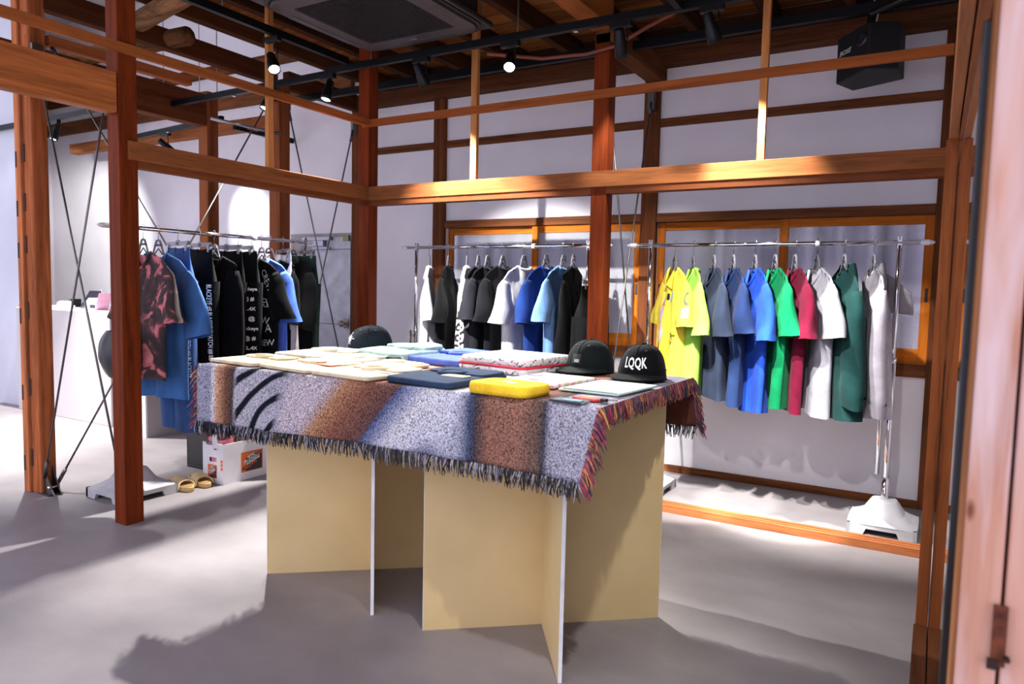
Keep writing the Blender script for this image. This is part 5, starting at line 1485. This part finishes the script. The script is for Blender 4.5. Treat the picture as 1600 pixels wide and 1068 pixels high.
def boxlabel(M, w, h):
    # M maps local x (right), y (up), z (out) onto the wall
    r_ = MB().prism(rrect(w / 2, h / 2, 0.004, 3), 0.0, 0.0008, 'z', 0, M).build('label', ORG, bxr)
    MB().prism([(-w * 0.30, -h * 0.47), (w * 0.47, -h * 0.47), (w * 0.47, h * 0.34), (-w * 0.36, -h * 0.30)], 0.0009, 0.0014, 'z', 0, M).build('label_field', DGY, r_)
    MB().prism([(-w * 0.36, -h * 0.10), (-w * 0.36, h * 0.08), (-w * 0.22, h * 0.12), (-w * 0.22, h * 0.26), (w * 0.12, h * 0.42), (w * 0.2, h * 0.24), (w * 0.33, h * 0.26), (w * 0.36, h * 0.10), (-w * 0.26, -h * 0.16)], 0.0015, 0.0019, 'z', 0, M).build('label_burst', INKW, r_)
    t = text_mb('BLACK', w * 0.17, M @ Matrix.Translation((-w * 0.03, h * 0.22, 0.0022)) @ Matrix.Rotation(R(22), 4, 'Z'), bold=0.0008)
    text_mb('EYE PATCH', w * 0.135, M @ Matrix.Translation((0.0, h * 0.065, 0.0022)) @ Matrix.Rotation(R(22), 4, 'Z'), mb=t, bold=0.0006)
    t.build('label_name', INKB, r_)
    MB().prism([(-w * 0.44, -h * 0.42), (w * 0.26, -h * 0.10), (w * 0.26, h * 0.04), (-w * 0.44, -h * 0.27)], 0.0015, 0.0019, 'z', 0, M).build('label_band', DGY, r_)
    text_mb('ARCHIVE', w * 0.155, M @ Matrix.Translation((-w * 0.08, -h * 0.185, 0.0024)) @ Matrix.Rotation(R(23), 4, 'Z'), bold=0.0008).build('label_word', ORG, r_)
    for k in range(3):
        MB().prism([(w * (0.18 + 0.08 * k), h * (0.30 + 0.04 * k)), (w * 0.47, h * (0.36 + 0.04 * k)), (w * 0.47, h * (0.385 + 0.04 * k)), (w * (0.18 + 0.08 * k), h * (0.325 + 0.04 * k))], 0.0009, 0.0015, 'z', 0, M).build('label_stripe', DGY, r_)
boxlabel(Matrix(((0, 0, 1, hx + 0.0004), (1, 0, 0, 0.045), (0, 1, 0, 0.115), (0, 0, 0, 1))), 0.17, 0.13)
boxlabel(Matrix(((1, 0, 0, -0.005), (0, 0, -1, -hy - 0.0004), (0, 1, 0, 0.075), (0, 0, 0, 1))), 0.085, 0.085)
for k in range(3):
    MB().box((hx - 0.022, -hy - 0.0012, 0.09 + 0.024 * k), (hx - 0.004, -hy - 0.0003, 0.108 + 0.024 * k)).build('corner_mark', ORG, bxr)
# pink printed bag in the box, price tag hanging out
pkb = thing('pink_bag', 'pink printed plastic bag sticking out of the archive box', 'bag', (-0.30, -1.0, 0.03))
def pf(u, v):
    a = 2 * PI * u
    return Vector((0.062 * math.cos(a) * (0.9 + 0.3 * v) - 0.015 * v, 0.075 * math.sin(a) * (0.9 + 0.1 * v) - 0.02, 0.20 * v + (0.05 * v + 0.012 * math.sin(3 * a)) * v))
pkm = NT('pink_plastic'); nz = pkm.n('ShaderNodeTexNoise', i_Scale=18.0, i_Detail=2.0); pkm.l(pkm.coords(), nz.inputs['Vector'])
pkm.l(pkm.ramp(nz.outputs['Fac'], [(0.4, (214, 110, 132)), (0.55, (230, 150, 164)), (0.68, (236, 200, 208))]), pkm.b.inputs['Base Color']); pkm.b.inputs['Roughness'].default_value = 0.3
MB().grid(pf, 30, 10, wrap=True).build('pouch', pkm.m, pkb, smooth=True)
def pf2(u, v):
    return Vector((-0.065 - 0.10 * v, -0.06 + 0.12 * u, 0.235 - 0.008 * v + 0.02 * math.sin(PI * v) + 0.008 * math.sin(7 * u)))
MB().grid(pf2, 10, 8).build('folded_top', pkm.m, pkb, smooth=True)
text_mb('Blackeye', 0.026, Matrix.Translation((0.0, -0.108, 0.22)) @ Matrix.Rotation(PI / 2, 4, 'X'), bold=0.0006).build('bag_print', plain((60, 30, 40), 0.6), pkb)
ptg = thing('price_tag', 'white hang tag dangling over the near edge of the archive box', 'tag', (-0.255, -1.108, 0.21))
MB().box((-0.024, -0.0008, 0.0), (0.024, 0.0008, 0.10), 0, Matrix.Rotation(R(-6), 4, 'Y')).build('card', plain((232, 230, 240), 0.5), ptg)
MB().box((-0.012, -0.0014, 0.006), (0.014, -0.0009, 0.014), 0, Matrix.Rotation(R(-6), 4, 'Y')).build('printed_mark', plain((90, 86, 120), 0.6), ptg)

# slides
def slide(label, x, y, rz):
    root = thing('slide_sandal', label, 'sandal', (x, y, 0), rz, 'tan slides beside the archive box')
    TAN = plain((206, 170, 112), 0.6); TAD = plain((150, 116, 70), 0.8)
    def outline(k, n=40):
        pts = []
        for i in range(n):
            a = 2 * PI * i / n
            l = math.sin(a)           # -1 toe .. 1 heel
            wv = 0.046 - 0.010 * sstep(-0.3, 0.6, l) + 0.004 * sstep(0.6, 1, l)
            pts.append((wv * k * math.copysign(abs(math.cos(a)) ** 0.8, math.cos(a)), 0.135 * k * l))
        return pts
    m = MB()
    n = 40; vs = []
    for k, z in ((0.97, 0.0), (1.0, 0.008), (1.0, 0.026), (0.985, 0.034), (0.93, 0.032), (0.8, 0.028), (0.4, 0.026)):
        vs += [(a, b, z + 0.006 * sstep(0, 1, b / 0.135) * (z > 0.01)) for a, b in outline(k)]
    fs = [tuple(range(n))[::-1]]
    for j in range(6):
        for i in range(n): fs.append((j * n + i, j * n + (i + 1) % n, (j + 1) * n + (i + 1) % n, (j + 1) * n + i))
    fs.append(tuple(range(6 * n, 7 * n)))
    m.add(vs, fs).build('sole', TAN, root, smooth=True)
    m = MB(); m.prism(outline(0.90), 0.030, 0.0345); m.build('footbed', TAD, root)
    def strap(u, v):
        a = PI * u
        yy = -0.085 + 0.095 * v + 0.02 * math.sin(PI * u)
        h = 0.043 + 0.010 * v
        return Vector((0.049 * math.cos(a) * (1 - 0.02 * v), yy, 0.014 + h * math.sin(a) ** 0.7))
    so_ = MB().grid(strap, 24, 10).build('strap', plain((222, 192, 136), 0.55), root, smooth=True)
    sm_ = so_.modifiers.new('solid', 'SOLIDIFY'); sm_.thickness = 0.005; sm_.offset = -1
    def sf(a, b): 
        p = strap(0.5 - a / 0.15, 0.5 + b / 0.095); c = Vector((0, p.y, 0.02)); return p + (p - c).normalized() * 0.002
    text_mb('BLACKEYE', 0.018, None, fn=lambda a, b: sf(a, b + 0.012), bold=0.0008).build('strap_print', INKB, root)
    text_mb('PATCH', 0.024, None, fn=lambda a, b: sf(a, b - 0.016), bold=0.0008).build('strap_print', INKB, root)
    return root
slide('tan slide sandal nearest the concrete rack foot', -0.345, -1.295, R(84))
slide('tan slide sandal touching the archive box side', -0.335, -1.166, R(76))

# counter-top things
def small(name, label, cat, loc, parts, rz=0):
    root = thing(name, label, cat, loc, rz)
    for nm, mb, mat in parts: mb.build(nm, mat, root, bevel=0.002)
    return root
zc = cz + 0.001
small('tablet_register', 'dark tablet register tilted on the service counter', 'register', (-3.45, -0.10, zc), [
    ('screen', MB().prism([(-0.03, 0.0), (0.07, 0.17), (0.078, 0.165), (-0.018, 0.0)], -0.10, 0.10, 'x'), plain((38, 34, 48), 0.2)),
    ('stand', MB().box((-0.08, -0.03, 0), (0.08, 0.13, 0.014)).box((-0.03, 0.05, 0.01), (0.03, 0.08, 0.09)), plain((70, 72, 84), 0.4))])
small('receipt_printer', 'white rounded receipt printer beside the dark tablet', 'printer', (-3.03, -0.25, zc), [
    ('body', MB().prism([(-0.09, 0), (0.09, 0), (0.09, 0.05), (0.05, 0.105), (-0.02, 0.11), (-0.09, 0.06)], -0.07, 0.07, 'y'), WHITEP),
    ('paper_slot', MB().box((0.0, -0.072, 0.02), (0.085, -0.0705, 0.05)), BLACK),
    ('aerial', MB().tube([(0.02, 0.03, 0.10), (0.02, 0.03, 0.19)], 0.005, 8), WHITEP)])
small('pink_card_stand', 'pink edged card stand at the rounded counter end', 'card stand', (-2.79, -0.33, zc), [
    ('card', MB().prism([(-0.05, 0.0), (0.03, 0.16), (0.036, 0.158), (-0.040, 0.0)], -0.06, 0.06, 'y'), plain((216, 160, 190), 0.4)),
    ('foot', MB().box((-0.05, -0.05, 0), (0.05, 0.05, 0.006)), WHITEP)])
small('card_reader', 'white card reader tray on the service counter', 'card reader', (-3.50, -0.34, zc), [
    ('body', MB().box((-0.12, -0.08, 0), (0.12, 0.08, 0.03)), WHITEP), ('keypad', MB().box((-0.05, -0.06, 0.03), (0.05, 0.03, 0.034)), plain((90, 92, 100), 0.4)),
    ('lid', MB().prism([(0.05, 0.03), (0.11, 0.03), (0.11, 0.075), (0.05, 0.06)], -0.05, 0.05, 'y'), plain((220, 222, 228), 0.4))])
small('green_note_box', 'small green note holder behind the card reader', 'note holder', (-3.93, 0.02, zc), [
    ('holder', MB().prism([(-0.05, 0), (0.05, 0), (0.05, 0.08), (-0.05, 0.05)], -0.05, 0.05, 'y'), plain((40, 46, 44), 0.4)), ('note', MB().box((-0.035, -0.052, 0.01), (0.035, -0.0505, 0.045)), plain((190, 220, 96), 0.5))])
small('paper_tray', 'flat white paper tray left on the counter', 'tray', (-3.80, -0.33, zc), [('tray', MB().box((-0.14, -0.1, 0), (0.14, 0.1, 0.012)), WHITEP), ('papers', MB().box((-0.12, -0.07, 0.012), (0.11, 0.08, 0.02)), plain((240, 238, 236), 0.7))])
small('orange_tape', 'small orange tape roll at the counter left end', 'tape', (-3.97, -0.42, zc), [('roll', MB().lathe([(0.02, 0), (0.045, 0), (0.045, 0.03), (0.02, 0.03)], 20, cap=False), plain((224, 110, 70), 0.5)), ('core', MB().lathe([(0.017, 0.001), (0.02, 0.001), (0.02, 0.029), (0.017, 0.029)], 20, cap=False), plain((200, 180, 150), 0.6))])
# dark crate with bottles behind the archive box
crate = thing('black_crate', 'black crate under the denim rack behind the archive box', 'crate', (-0.62, -0.72, 0))
m = MB(); m.box((-0.16, -0.22, 0), (0.16, 0.22, 0.02)); m.box((-0.16, -0.22, 0.02), (-0.15, 0.22, 0.26)); m.box((0.15, -0.22, 0.02), (0.16, 0.22, 0.26)); m.box((-0.15, -0.22, 0.02), (0.15, -0.21, 0.26)); m.box((-0.15, 0.21, 0.02), (0.15, 0.22, 0.26))
m.build('crate_body', BLACKM, crate, bevel=0.003)
m = MB(); m.box((-0.165, -0.225, 0.235), (0.165, -0.22, 0.265)); m.box((0.16, -0.225, 0.235), (0.165, 0.225, 0.265)); m.build('rim', BLACK, crate)
for i, (dx, dy) in enumerate(((0.07, -0.12), (0.06, 0.02), (-0.05, -0.08))):
    b = thing('black_tumbler', ['black tumbler at the near corner of the black crate', 'black tumbler in the middle of the black crate', 'black tumbler at the rear of the black crate'][i], 'tumbler', (-0.62 + dx, -0.72 + dy, 0.022))
    MB().lathe([(0.036, 0), (0.042, 0.05), (0.044, 0.30)], 20).build('cup', plain((30, 30, 32), 0.25), b, smooth=True)
    MB().lathe([(0.045, 0.30), (0.046, 0.325), (0.03, 0.33)], 20).build('lid', metal((120, 118, 118), 0.3), b, smooth=True)
